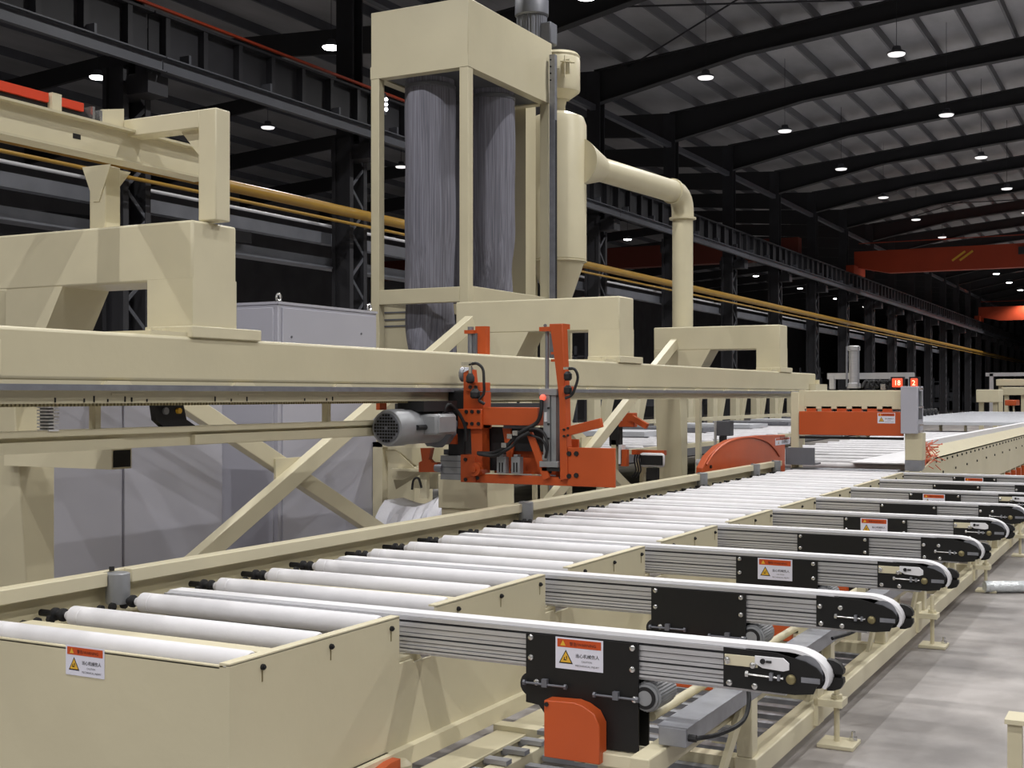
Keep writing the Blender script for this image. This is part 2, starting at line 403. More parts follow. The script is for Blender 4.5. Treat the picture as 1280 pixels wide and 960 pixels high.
# ---- services along the columns
t = thing('yellow_pipe', 'thick yellow pipe running along the column row', 'pipe', (-14.2, 20, 5.3))
part('pipe', MB().cyl((-14.2, Y0+2, 5.3), (-14.2, Y1-2, 5.3), .1, 16), 'yellow', t)
part('clamp', MB().box(-14.32, -14.08, 16.1, 16.2, 5.05, 5.43), 'yellow', t)
t2 = solo('yellow_pipe', MB().cyl((-14.2, Y0+2, 5.09), (-14.2, Y1-2, 5.09), .03, 10), 'yellow', 'thin yellow pipe hanging just below the thick one', 'pipe')
solo('white_pipe', MB().cyl((-15.3, Y0+2, 5.2), (-15.3, 95, 5.2), .03, 10), 'belt', 'thin silver pipe under the yellow pipes', 'pipe')
solo('cable_tray', MB().box(-15.25, -15.05, Y0+2, 95, 4.78, 5.0), 'tray', 'grey cable tray just below the silver pipe', 'tray')
solo('cable_tray', MB().box(-15.3, -15.05, Y0+2, 24, 4.28, 4.5).box(-15.05, -14.95, Y0+2, 24, 4.28, 4.32), 'tray', 'lower grey cable tray ending behind the filter unit', 'tray')
solo('cable_tray', MB().box(-15.3, -15.1, Y0+2, 17.5, 4.0, 4.1).bar((-16.2, 12, 4.5), (-14.9, 18, 4.6), .2, .2), 'dark', 'dark steel members behind the portal frame', 'beam')

# ---- high bay lamps: housing, lens, light
def lamp(x, y, label, bright, z=9.6):
    t = thing('high_bay_lamp', label, 'lamp', (x, y, z), 'high bay lamps under the roof')
    part('housing', MB().lathe((x, y, z), [(.04, .20), (.09, .19), (.11, .10), (.2, .06), (.215, .02)], 20), 'dark2', t)
    part('lens', MB().lathe((x, y, z), [(.2, .02), (.18, -.015), (.1, -.03)], 20), 'lampglow' if bright else 'lampdim', t)
    part('hanger_rod', MB().cyl((x, y, z+.18), (x, y, roofz(x)+.29), .007, 6), 'dark', t)
    return t
LD = bpy.data.lights.new('lamp_light', 'SPOT'); LD.energy = LAMP_W; LD.spot_size = R(150); LD.spot_blend = .55; LD.shadow_soft_size = .05; LD.color = LAMP_COL
def light(x, y, z=9.6):
    o = bpy.data.objects.new('lamp_light', LD); COL.objects.link(o); o.location = (x, y, z-.1)
rowsX = (-10.3, -5.7, -1.1, 3.5, 8.1)
YL = [22.7+7.13*k for k in range(-6, 13)]
for i, x in enumerate(rowsX):
    for k, y in enumerate(YL):
        lb = ('round high bay lamp, %s from the viewer in the %s row from the columns' % (ORD[k-6], ORD[i]) if k >= 6 else 'round high bay lamp out of view, %s behind the visible ones in the %s row' % (ORD[5-k], ORD[i])) if i < 3 else 'round high bay lamp out of view at the right, %s of the %s row' % (ORD[k], ORD[i])
        lamp(x, y, lb, y > 80 or (i == 0 and 20 < y < 25)); light(x, y)
far_lamps = [(-16.9, 23.3, 'bright lamp beside the laced column at upper left', True), (-23.6, 22.8, 'bright small lamp behind the girder above the portal', True),
             (-23.6, 29.4, 'unlit looking lamp under the girder, left of the laced column', False)]
far_lamps += [(-23.6, y, 'round high bay lamp in the far bay beyond the columns, %s from the viewer' % ORD[i], False) for i, y in enumerate((-5.8, 1.4, 8.5, 15.6, 36.6, 43.7))]
far_lamps += [(-24.5, 48+11*k, 'small lamp seen between the columns, %s into the far bay' % ORD[k], True) for k in range(9)]
for x, y, lb, br in far_lamps:
    lamp(x, y, lb, br); 
    if x < -15: light(x, y)

# ---- overhead cranes
def crane(y, label, x1=12, za=7.82, zb=9.05):
    t = thing('overhead_crane', label, 'crane', (-14.2, y, za))
    poly = [(-14.3, za+.35), (-12.6, za), (x1-1.5, za), (x1, za+.35), (x1, zb-.1), (-14.3, zb-.1)]
    part('main_girder', MB().ext(poly, 'y', y, y+.5), 'crane', t)
    part('end_carriage', MB().box(-14.5, -14.1, y-.9, y+1.6, 7.8, 8.2), 'crane', t)
    st = part('hazard_stripe', MB().bar((-9.6, y-.01, za+.45), (-9.0, y-.01, zb-.35), .01, .1, (0, 1, 0)), 'labely', t)
    same('hazard_stripe', st, (.35, 0, 0), t)
    b0_ = part('junction_box', MB().box(-6.6, -6.1, y-.12, y, za+.6, za+.95), 'dark', t); same('junction_box', b0_, (4, 0, 0), t)
    part('walkway_rail', MB().box(-14.2, x1, y+.6, y+.64, zb+.35, zb+.39), 'crane', t)
crane(64, 'nearer orange overhead crane spanning the main bay at right')
crane(109, 'farther orange overhead crane at the right edge')
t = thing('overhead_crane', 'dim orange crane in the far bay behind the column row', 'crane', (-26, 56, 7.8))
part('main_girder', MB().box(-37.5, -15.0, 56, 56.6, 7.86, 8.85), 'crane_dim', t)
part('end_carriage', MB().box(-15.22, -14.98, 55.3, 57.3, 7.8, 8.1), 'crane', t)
solo('runway_beam', MB().box(-15.2, -15.0, Y0+1, Y1-1, 7.2, 7.8), 'dark', 'dark runway beam on the far side of the column row', 'beam')

# =================================================================== ROLLER CONVEYOR (the front machine)
AY = 4.71; AP = 1.41                     # first belt arm, arm pitch
XL, XR = -4.40, -3.03                    # roller ends
conv = thing('roller_conveyor', 'long cream roller conveyor with white rollers in the foreground', 'conveyor', (-3.7, 10, 0))
NB = 8
ys = []
for k in range(NB+1):
    ys += [3.68+AP*k, 4.10+AP*k, 4.53+AP*k]
ys = [y for y in ys if y < 15.9]
rr = .047; zc = .755
rol = None
for i, y in enumerate(ys):
    if rol is None:
        m_ = MB().lathe((0, y, zc), [(.02, XL-.03), (.030, XL-.005), (rr, XL+.012), (rr, XL+.07), (rr-.002, XL+.073), (rr, XL+.076), (rr, XR-.012), (rr-.006, XR), (.02, XR), (.02, XR+.02)], 28, 'x')
        rol = part('roller', m_, 'white', conv); rolls = [rol]
        e0 = part('end_bearing', MB().lathe((0, y, zc), [(.012, XR), (.03, XR+.001), (.03, XR+.012), (.012, XR+.04)], 16, 'x'), 'steel', rol)
        e1 = part('chain_sprocket', MB().lathe((0, y, zc), [(.016, XL-.20), (.016, XL-.12), (.03, XL-.115), (.03, XL-.10), (.016, XL-.095), (.016, XL-.07), (.03, XL-.065), (.03, XL-.05), (.016, XL-.045), (.016, XL-.02)], 14, 'x'), 'rubber', rol)
    else:
        o = same('roller', rol, (0, y-ys[0], 0), conv); rolls.append(o)
        for nm, e in (('end_bearing', e0), ('chain_sprocket', e1)):
            q = link(nm, e.data, o); ORG[q.name] = ORG[conv.name]
YS, YE = 3.45, 16.2
# side plate with a notch at each arm
poly = [(YS, .0), (YS, .80)]
for k in range(NB+1):
    a0, a1 = AY-.165+AP*k, AY+.145+AP*k
    if a1 > YE: break
    poly += [(a0, .80), (a0, .615), (a0+.02, .60), (a0+.10, .60), (a0+.11, .585), (a1, .585), (a1, .80)]
poly += [(YE, .80), (YE, .245), (YS+.9, .245), (YS+.9, 0)]
# cut into convex-safe spans: build each span as its own boxes so the plate triangulates cleanly
sp = MB(); lip = MB(); y = YS
edges = []
for k in range(NB+1):
    a0, a1 = AY-.165+AP*k, AY+.145+AP*k
    if a1 > YE: break
    sp.box(-2.955, -2.94, y, a0, .245, .80); sp.box(-2.955, -2.94, a0, a0+.11, .245, .60); sp.box(-2.955, -2.94, a0+.11, a1, .245, .585)
    lip.box(-2.985, -2.94, y, a0, .797, .806); edges.append((y, a0)); y = a1
sp.box(-2.955, -2.94, y, YE, .245, .80); lip.box(-2.985, -2.94, y, YE, .797, .806); edges.append((y, YE))
part('side_plate', sp, 'cream', conv)
part('top_lip', lip, 'cream2', conv)
part('lower_skirt', MB().box(-2.955, -2.93, YS, YS+1.0, .0, .245), 'cream', conv)
part('bottom_flange', MB().box(-2.98, -2.90, YS+.02, YE, .225, .245).box(-2.915, -2.90, YS+.02, YE, .17, .225), 'cream2', conv)
# bracket pieces inside the notch (seen below each arm)
for k in range(NB+1):
    a0, a1 = AY-.165+AP*k, AY+.145+AP*k
    if a1 > YE: break
    m_ = MB().box(-3.05, -2.96, a0+.02, a0+.12, .50, .615).box(-3.08, -3.04, a0, a1+.02, .26, .60)
    if k == 0: nb = part('notch_bracket', m_, 'cream', conv)
    else: same('notch_bracket', nb, (0, AP*k, 0), conv)
# bolts with a key-hole slot below each roller end
bt = None
for y in ys:
    if bt is None:
        bt = part('axle_bolt', MB().cyl((-2.94, y-.05, .762), (-2.930, y-.05, .762), .011, 10).cyl((-2.930, y-.05, .762), (-2.924, y-.05, .762), .006, 8), 'rubber', conv)
        sl = part('axle_slot', MB().box(-2.9405, -2.9385, y-.053, y-.047, .708, .75), 'bronze', conv)
    else:
        same('axle_bolt', bt, (0, y-ys[0], 0), conv); same('axle_slot', sl, (0, y-ys[0], 0), conv)
part('end_panel', MB().box(-4.62, -2.955, YS, YS+.012, 0, .790).box(-4.62, -2.985, YS, YS+.02, .785, .795), 'cream', conv)
L = warning_label(conv, (-3.735, YS-.001, .69), .20, .112)
# far rail with web and sensor posts
part('rear_web', MB().box(-4.64, -4.625, YS, YE, .2, .83), 'cream', conv)
rl = MB().box(-4.64, -4.55, YS, 4.46, .828, .895).box(-4.64, -4.60, 4.46, 4.62, .828, .895).box(-4.64, -4.55, 4.62, YE, .828, .895)
part('rear_rail', rl, 'cream2', conv, .004)
part('bearing_ledge', MB().box(-4.62, -4.55, YS, YE, .69, .70), 'cream', conv)
s0 = None
for y in (4.52, 8.86, 13.05, 15.0, 15.9):
    m_ = MB().box(-4.575, -4.525, y-.05, y+.05, .745, .875)
    if s0 is None:
        s0 = part('sensor_post', MB().lathe((-4.545, 4.52, .74), [(.055, 0), (.058, .01), (.058, .145), (.05, .15)], 16), 'motor', conv)
        s1 = part('post_bolt', MB().cyl((-4.585, 4.52, .895), (-4.585, 4.52, .915), .013, 8), 'rubber', conv)
    else:
        q = same('sensor_post', s0, (0, y-4.52, .02), conv); same('post_bolt', s1, (0, y-4.52, 0), conv)
cb = None
for k in range(NB+1):
    y = 3.88+AP*k
    if y > YE: break
    if cb is None: cb = part('cross_bar', MB().box(-4.45, -2.99, y-.04, y+.04, .71, .762), 'cream2', conv, .003)
    else: same('cross_bar', cb, (0, AP*k, 0), conv)
# black chain links along the rear web
m_ = MB(); yy = YS+.1
while yy < YE:
    m_.lathe((-4.51, yy, .735), [(.010, -.012), (.020, -.01), (.020, .01), (.010, .012)], 8, 'x'); yy += .075
part('drive_chain', m_, 'rubber', conv, kind='stuff')
# conveyor legs
lg = None
for k in range(6):
    for x_ in (-3.06, -4.5):
        y = 4.2+2.82*k
        if y > YE: continue
        m_ = MB().box(-3.10, -3.02, 4.16, 4.24, 0.02, .69).box(-3.14, -2.98, 4.12, 4.28, 0, .02)
        if lg is None: lg = part('leg', m_, 'cream', conv)
        else: same('leg', lg, (x_+3.06, y-4.2, 0), conv)

# ---- orange guard at the foot of the body, bottom left of centre
t = thing('orange_guard', 'orange guard plate bolted low on the conveyor body at the bottom edge', 'guard', (-2.8, 4.3, 0))
part('plate', MB().ext([(3.95, .0), (4.43, .0), (4.43, .235), (4.36, .235), (3.95, .16)], 'x', -2.90, -2.86), 'orange', t)
part('bolt', MB().cyl((-2.86, 4.22, .17), (-2.845, 4.22, .17), .012, 8), 'rubber', t)
part('end_block', MB().lathe((-2.88, 4.47, .12), [(.02, -.03), (.04, -.02), (.045, .08), (.02, .1)], 12), 'cream', t)

# =================================================================== BELT ARMS
YF, YB = AY-.05, AY+.05
def arm(label, sticker=True):
    t = thing('belt_arm', label, 'conveyor arm', (-2.7, AY, .62), 'belt transfer arms reaching out of the roller conveyor')
    prof = [(.784, 0), (.768, 0), (.766, .022), (.756, .022), (.752, .004), (.736, .004), (.732, .010), (.722, .010), (.718, .004), (.704, .004), (.702, .026), (.690, .026), (.688, .004), (.674, .004), (.672, .010), (.664, .010), (.662, 0), (.654, 0), (.653, .022), (.645, .022), (.643, 0), (.632, 0)]
    poly = [(YF+d, z) for z, d in prof]+[(YB-d, z) for z, d in reversed(prof)]
    m_ = MB()
    # side skins as strips, so the dark core shows between them
    for z0_, z1_, d_ in ((.768, .784, 0), (.738, .757, .003), (.714, .734, .007), (.698, .711, .003), (.676, .690, .003), (.660, .672, .007), (.646, .657, 0), (.632, .641, -.002)):
        m_.box(-4.38, -1.45, YF+d_, YB-d_, z0_, z1_)
    part('aluminium_profile', m_, 'alu', t)
    part('groove_shade_core', MB().box(-4.379, -1.451, YF+.014, YB-.014, .634, .782), 'groove_shade', t)  # dark core stands in for shade between the strips
    # belt loop
    cx, cz, r = -1.222, .716, .084
    top = [(-4.37, .782), (-4.35, .800)]+[(x_, .800) for x_ in (-3, -2, -1.36)]
    arc = [(-1.30+.165*cos(a), .70+.10*sin(a)) for a in [R(84-9*i) for i in range(13)]]
    outer = top+arc; m_ = MB(); vs = []
    inner = [(x_, z_-.015) for x_, z_ in top]+[(-1.30+.152*cos(a), .70+.086*sin(a)) for a in [R(84-9*i) for i in range(13)]]
    for (x_, z_) in outer: vs += [(x_, YF+.008, z_), (x_, YB-.008, z_)]
    for (x_, z_) in inner: vs += [(x_, YF+.008, z_), (x_, YB-.008, z_)]
    q = len(outer)*2; fs = []
    for i in range(len(outer)-1):
        a = 2*i; fs += [(a, a+1, a+3, a+2), (q+a, q+a+2, q+a+3, q+a+1), (a, a+2, q+a+2, q+a), (a+1, q+a+1, q+a+3, a+3)]
    fs += [(0, q, q+1, 1), (q-2, q-1, 2*q-1, 2*q-2)]
    m_.add(vs, fs); part('belt', m_, 'belt', t)
    part('belt_return', MB().box(-4.3, -1.3, YF+.02, YB-.02, .618, .628), 'belt', t)
    # tip plates
    def nose(y0, y1, x0, xt):
        pts = [(x0, .784), (x0, .634), (-1.26, .630), (-1.19, .640), (xt-.02, .668), (xt, .69), (xt, .715), (xt-.02, .738), (-1.22, .758), (-1.33, .780), (x0, .784)][1:]+[]
        return MB().ext(pts, 'y', y0, y1)
    part('tip_plate', nose(YF-.006, YF+.002, -1.536, -1.158), 'black', t)
    part('tip_plate', nose(YB-.002, YB+.012, -1.536, -1.11), 'black', t)
    part('tail_pulley', MB().lathe((-1.222, 0, .716), [(.03, YF+.004), (.064, YF+.006), (.064, YB-.006), (.03, YB-.004)], 20, 'y'), 'steel', t)
    part('tip_fork', MB().ext([(-1.16, .706), (-1.10, .706), (-1.098, .722), (-1.11, .742), (-1.135, .755), (-1.16, .758)], 'y', YB-.022, YB+.012), 'black', t); part('tip_fork', MB().ext([(-1.16, .692), (-1.10, .692), (-1.098, .674), (-1.11, .652), (-1.135, .642), (-1.16, .640)], 'y', YB-.022, YB+.012), 'black', t)
    def bolt(x_, z_, r_=.013, y=YF-.006, h=.009, mm='bolt', nm='bolt'):
        return part(nm, MB().lathe((x_, y, z_), [(r_*.9, 0), (r_, -.002), (r_*.85, -h*.7), (r_*.4, -h)], 14, 'y'), mm, t)
    b0 = bolt(-1.518, .733)
    same('bolt', b0, (.006, 0, -.083), t); same('bolt', b0, (.106, 0, -.086), t)
    if not sticker: same('bolt', b0, (.098, 0, 0), t)
    part('tension_screw', MB().cyl((-1.442, YF-.014, .692), (-1.30, YF-.014, .689), .0045, 8).cyl((-1.446, YF-.014, .692), (-1.434, YF-.014, .692), .012, 6), 'bolt', t)
    part('screw_lug', MB().box(-1.352, -1.34, YF-.024, YF-.004, .678, .706).box(-1.322, -1.312, YF-.022, YF-.004, .68, .70), 'steel', t)
    bolt(-1.273, .687, .02, h=.014, mm='bronze', nm='pulley_nut')
    part('adjust_slot', MB().box(-1.235, -1.165, YF-.0075, YF-.006, .68, .70).box(-1.205, -1.17, YF-.010, YF-.006, .684, .696), 'steel', t)
    if sticker:
        part('cream_plate', MB().box(-1.53, -1.40, YF-.012, YF-.006, .718, .760), 'cream2', t, .002)
        wp = MB().ext([(-1.41, .765), (-1.30, .765), (-1.278, .748), (-1.278, .722), (-1.30, .715), (-1.38, .720), (-1.41, .735)], 'y', YF-.016, YF-.010)
        part('white_plate', wp, 'belt', t, .002)
        same('bolt', b0, (0.0, -.008, 0.006), t); same('bolt', b0, (.10, -.008, -.006), t)
        part('plate_stud', MB().cyl((-1.378, YF-.016, .747), (-1.378, YF-.024, .747), .010, 10).cyl((-1.365, YF-.018, .747), (-1.345, YF-.018, .747), .005, 6), 'rubber', t)
    # centre plate
    pts = [(-2.385, .765), (-1.885, .765), (-1.885, .33), (-2.05, .33), (-2.10, .34), (-2.265, .40), (-2.325, .472), (-2.385, .478)] if sticker else \
          [(-2.385, .765), (-1.885, .765), (-1.885, .33), (-2.05, .33), (-2.10, .34), (-2.265, .40), (-2.325, .472), (-2.385, .478)]
    part('centre_plate', MB().ext(pts, 'y', YF-.010, YF-.001), 'black', t)
    part('rear_plate', MB().ext(pts, 'y', YB+.001, YB+.010), 'black', t)
    for x_, z_ in ((-2.362, .748), (-2.362, .665), (-1.91, .745), (-1.91, .66)):
        same('bolt', b0, (x_+1.518, -.003, z_-.733), t)
    for x0_, x1_, z0_ in ((-2.385, -2.20, .562), (-2.068, -1.885, .545)):
        part('adjust_screw', MB().cyl((x0_, YF-.022, z0_), (x1_, YF-.022, z0_), .005, 8).box((x0_+x1_)/2-.012, (x0_+x1_)/2+.012, YF-.03, YF-.008, z0_-.01, z0_+.022)
             .cyl((x0_-.006, YF-.022, z0_), (x0_+.004, YF-.022, z0_), .012, 6).cyl((x1_-.004, YF-.022, z0_), (x1_+.006, YF-.022, z0_), .012, 6), 'dmotor', t)
    bolt(-2.335, .565, .014, y=YF-.010); bolt(-1.90, .542, .014, y=YF-.010)
    # drum motor with ribs behind the plate
    def ribs(a, h): return 1+.05*(1 if int(a/(2*pi)*60) % 2 else 0)
    part('drum_motor', MB().lathe((-1.86, 0, .55), [(.03, YF+.0), (.052, YF+.004), (.052, YF+.02), (.058, YF+.022), (.058, YB+.10), (.05, YB+.11), (.02, YB+.115)], 60, 'y', lambda a, h: ribs(a, h) if h > YF+.021 and h < YB+.105 else 1), 'motor', t)
    part('drum_recess_shade', MB().lathe((-1.86, 0, .55), [(.03, YF-.004), (.044, YF-.004), (.044, YF+.001), (.03, YF+.001)], 32, 'y'), 'rubber', t)  # black disc painted as shade in the recessed drum end
    part('motor_hub', MB().lathe((-1.86, 0, .55), [(.015, YF-.007), (.03, YF-.006), (.03, YF-.003), (.01, YF-.003)], 24, 'y'), 'motor', t)
    part('guide_pulley', MB().lathe((-2.37, 0, .55), [(.02, YF+.004), (.05, YF+.006), (.05, YB-.006), (.02, YB-.004)], 20, 'y'), 'rubber', t)
    if sticker: warning_label(t, (-2.248, YF-.0105, .634), .212, .128)
    # orange drive guard
    gp = [(-2.265, .515), (-2.265, .285), (-2.02, .285), (-2.02, .44), (-2.045, .485), (-2.09, .51), (-2.13, .52)]
    part('drive_guard', MB().ext(gp, 'y', YF-.085, YF-.012), 'orange', t, .004)
    part('guard_bolt', MB().cyl((-2.252, YF-.085, .50), (-2.252, YF-.092, .50), .009, 8), 'rubber', t)
    part('mounting_foot', MB().box(-2.13, -1.84, YF-.05, YB+.02, .27, .325).box(-2.15, -2.09, YF-.05, YF+.02, .27, .345), 'cream2', t, .006)
    part('mounting_post', MB().box(-2.06, -1.96, YF-.01, YB, .0, .27), 'cream', t)
    return t
a0_ = arm('nearest belt arm, with a warning sticker on its black plate and an orange guard')
a1_ = arm('second belt arm from the viewer, plain black centre plate without sticker', False)
a1_.location = Vector(a1_.location)+Vector((0, AP, 0)); ORG[a1_.name] = tuple(a1_.location)
for k in range(2, 9):
    src = a0_ if k % 2 == 0 else a1_
    y = AP*(k if k % 2 == 0 else k-1)
    dup(src, (0, y, 0), '%s belt arm from the viewer, %s' % (ORD[k], 'warning sticker on its black plate' if k % 2 == 0 else 'plain black plate, no sticker'))

# =================================================================== ARM SUPPORT FRAME
t = thing('support_frame', 'cream tube frame carrying the outer ends of the belt arms', 'frame', (-1.9, 8, 0))
YFE = 18.3
part('lower_tube', MB().box(-1.70, -1.60, 5.30, YFE, .08, .18), 'cream2', t, .006)
part('inner_tube', MB().box(-2.62, -2.54, 4.4, YFE, .08, .16), 'cream', t, .006)
part('top_rail', MB().box(-1.78, -1.70, 4.3, YFE, .34, .42), 'cream', t, .006)
for k in range(10):
    y = 5.34+AP*k
    m_ = MB().box(-1.69, -1.62, 5.30, 5.38, .18, .43)
    g_ = MB().ext([(5.0, .18), (5.08, .18), (5.30, .34), (5.30, .42)], 'x', -1.68, -1.66)
    c_ = MB().box(-2.9, -1.70, 5.31, 5.39, .09, .17)
    tp = MB().box(-2.0, -1.60, 5.31, 5.39, .60, .617).box(-1.80, -1.745, 5.31, 5.39, .42, .60)
    if k == 0:
        p0 = part('post', m_, 'cream2', t, .004); p1 = part('gusset', g_, 'cream', t); p2 = part('cross_tube', c_, 'cream', t); p3 = part('arm_seat', tp, 'cream', t)
    else:
        for q, nm in ((p0, 'post'), (p1, 'gusset'), (p2, 'cross_tube'), (p3, 'arm_seat')): same(nm, q, (0, AP*k, 0), t)
st_ = None
for k in range(5):
    y = 6.33+2.79*k
    if st_ is None:
        st_ = part('foot_bracket', MB().box(-1.60, -1.46, y-.06, y+.06, .20, .235).box(-1.60, -1.58, y-.06, y+.06, .10, .30), 'cream2', t)
        s2_ = part('levelling_screw', MB().cyl((-1.50, y, .02), (-1.50, y, .36), .014, 10).cyl((-1.50, y, .235), (-1.50, y, .255), .03, 6), 'cream', t)
        s3_ = part('foot_plate', MB().box(-1.58, -1.40, y-.09, y+.09, 0, .022), 'cream2', t, .004)
        s4_ = part('anchor_bolt', MB().cyl((-1.43, y+.05, .02), (-1.43, y+.05, .065), .011, 8).cyl((-1.43, y+.05, .022), (-1.43, y+.05, .038), .022, 6), 'bolt', t)
    else:
        for q, nm in ((st_, 'foot_bracket'), (s2_, 'levelling_screw'), (s3_, 'foot_plate'), (s4_, 'anchor_bolt')): same(nm, q, (0, 2.79*k, 0), t)
t = thing('cable_duct', 'grey galvanised cable duct running under the belt arms', 'cable duct', (-1.67, 8, .42))
part('duct', MB().box(-1.73, -1.62, 4.47, YFE-.2, .43, .50), 'steel', t, .003)
part('duct_cover', MB().box(-1.735, -1.615, 4.47, YFE-.2, .50, .505), 'steel', t)
part('cable_gland', MB().cyl((-1.62, 4.50, .462), (-1.59, 4.50, .462), .014, 8), 'rubber', t)
m_ = MB().tube(smooth_pts([(-1.60, 4.5, .46), (-1.54, 4.62, .458), (-1.50, 4.78, .475), (-1.505, 4.88, .53), (-1.53, 4.92, .60), (-1.54, 4.84, .625)]), .009)
part('cable', m_, 'rubber', t)
m_ = MB().tube(smooth_pts([(-1.60, 6.65, .47), (-1.52, 6.8, .49), (-1.44, 6.9, .56), (-1.42, 6.95, .60)]), .010)
part('cable', m_, 'rubber', t)
solo('air_pipe', MB().cyl((-1.88, 4.775, .45), (-1.88, YFE-.5, .45), .021, 12), 'cream2', 'upper cream air pipe beside the grey cable duct', 'pipe')
solo('air_pipe', MB().cyl((-1.83, 4.775, .41), (-1.83, YFE-.5, .41), .016, 12), 'cream2', 'lower cream air pipe beside the grey cable duct', 'pipe')
# lower steel bars under the arms
lb = None
for k in range(22):
    y = 4.75+.17*k
    if lb is None: lb = solo('steel_bar', MB().box(-2.88, -2.64, y, y+.05, .10, .125).box(-2.53, -1.72, y, y+.05, .10, .125).box(-2.64, -2.53, y, y+.05, .165, .185), 'steel', 'flat steel bar across the base under the arms, nearest the viewer', 'bar', 'steel bars laid across the base under the arms')
    else: dup(lb, (0, .17*k, 0), 'flat steel bar across the base under the arms, %s from the viewer' % ORD[k])
# long base channel of the conveyor body
solo('base_beam', MB().box(-2.86, -2.74, 4.55, 16.5, .0, .13).box(-2.88, -2.72, 4.55, 16.5, .13, .145), 'cream', 'cream base beam on the floor under the conveyor body', 'beam')

# pneumatic cylinder on floor
t = thing('silver_canister', 'silver cylinder lying on the floor beside the farther feet', 'canister', (-1.4, 11.9, 0))
part('body', MB().cyl((-1.50, 11.82, .055), (-1.18, 12.0, .055), .052, 20), 'wrap', t)
part('cap', MB().cyl((-1.18, 12.0, .055), (-1.11, 12.04, .055), .05, 16), 'motor', t)
t = thing('corner_stand', 'cream stand corner at the lower right edge of the picture', 'stand', (-.6, 6.0, 0))
part('post', MB().box(-.66, -.60, 5.95, 6.0, 0, .30), 'cream', t); part('top_plate', MB().box(-.67, -.45, 5.93, 6.1, .30, .32), 'cream2', t)

# =================================================================== LONG GANTRY BEAM WITH RACK
t = thing('gantry_beam', 'long cream box beam spanning behind the rollers', 'beam', (-5.37, 12, 1.7))
BY0, BY1 = 3.2, 20.5
part('box_beam', MB().box(-5.55, -5.20, BY0, BY1, 1.83, 2.10), 'cream', t, .02)
part('guide_rail', MB().box(-5.50, -5.165, BY0, BY1, 1.775, 1.800).box(-5.50, -5.18, BY0, BY1, 1.80, 1.808), 'steel', t)
part('under_plate', MB().box(-5.50, -5.23, BY0, BY1, 1.705, 1.775), 'cream', t)
part('seam', MB().box(-5.50, -5.205, BY0, BY1, 1.808, 1.83), 'cream', t)
rk = MB(); y = BY0
while y < 11: rk.box(-5.26, -5.225, y, y+.014, 1.690, 1.705); y += .026
part('rack_teeth', rk, 'bronze', t, kind='stuff')
tb = None
for k in range(15):
    y = 5.05+1.07*k
    if tb is None:
        tb = part('spacer_tab', MB().ext([(y, 1.808), (y+.22, 1.808), (y+.19, 1.83), (y+.03, 1.83)], 'x', -5.21, -5.185), 'cream2', t)
        ts = part('rack_strip', MB().box(-5.23, -5.226, y+.1, y+.35, 1.752, 1.760), 'cream2', t)
    else: same('spacer_tab', tb, (0, 1.07*k, 0), t); same('rack_strip', ts, (0, 1.07*k, 0), t)
mk_ = None
for y in (4.75, 4.95, 5.02, 5.12, 5.25, 5.3, 5.42, 6.0, 6.15, 6.3, 6.9, 7.15, 7.22):
    h = random.uniform(.015, .045)
    part('rack_screw', MB().box(-5.232, -5.224, y, y+.007, 1.712, 1.712+h), 'rubber', t)
part('end_cap', MB().box(-5.6, -5.15, BY1, BY1+.05, 1.80, 2.0), 'cream2', t); part('end_bracket', MB().box(-5.5, -5.1, BY1-.4, BY1+.35, 1.78, 1.93), 'cream2', t)
part('weld_plate', MB().box(-5.205, -5.19, 3.9, 4.38, 1.85, 2.03), 'cream2', t, .006)

# C frames carrying the beam
def cframe(y, label):
    t = thing('c_frame', label, 'frame', (-6.2, y, 0), 'cream c-shaped frames carrying the long beam')
    w_ = .4
    poly = [(-7.2, 2.8), (-7.2, 2.2), (-6.62, 1.7), (-6.62, 1.95), (-6.28, 2.44), (-5.56, 2.44), (-5.56, 2.16), (-5.20, 2.16), (-5.20, 2.8)]
    m_ = MB(); m_.box(-7.2, -5.20, y, y+w_, 2.44, 2.80)
    part('arm_box', m_, 'cream2', t, .015)
    part('front_post', MB().box(-5.56, -5.199, y+.001, y+w_-.001, 2.165, 2.46), 'cream2', t)
    part('haunch', MB().ext([(-6.80, 2.445), (-6.28, 2.445), (-6.50, 2.06), (-6.80, 1.80)], 'y', y+.002, y+w_-.002), 'cream2', t)
    part('leg', MB().add([(-7.2, y, 2.45), (-6.79, y, 2.45), (-6.79, y+w_, 2.45), (-7.2, y+w_, 2.45),
                          (-7.2, y+.2, .02), (-6.79, y+.2, .02), (-6.79, y+w_, .02), (-7.2, y+w_, .02)],
                         [(0, 1, 2, 3), (7, 6, 5, 4), (0, 4, 5, 1), (1, 5, 6, 2), (2, 6, 7, 3), (3, 7, 4, 0)]), 'cream', t, .01)
    part('base_plate', MB().box(-7.35, -6.45, y-.05, y+w_+.1, 0, .02), 'cream', t)
    part('pedestal', MB().box(-5.56, -5.18, y-.02, y+w_+.22, 2.095, 2.165), 'cream2', t, .006)
    part('pedestal_plate', MB().box(-5.62, -5.22, y-.32, y+w_+.1, 2.10, 2.125), 'cream2', t)
    b0 = part('pedestal_bolt', MB().cyl((-5.3, y-.26, 2.125), (-5.3, y-.26, 2.145), .018, 6), 'cream2', t)
    same('pedestal_bolt', b0, (0, .12, 0), t); same('pedestal_bolt', b0, (0, .85, .0), t)
    return t
CF = (5.77, 12.3, 18.4)
cf = cframe(5.77, 'nearest cream c-frame at the left edge of the photo')
part('arm_tube', MB().box(-6.85, -5.885, 5.80, 5.97, 1.285, 1.415), 'cream2', cf)
part('tube_opening', MB().box(-5.885, -5.882, 5.812, 5.958, 1.297, 1.403), 'hole', cf)
dup(cf, (0, 12.3-5.77, 0), 'middle cream c-frame, right of the filter unit', ('side_arm', 'arm_tube', 'tube_opening'))
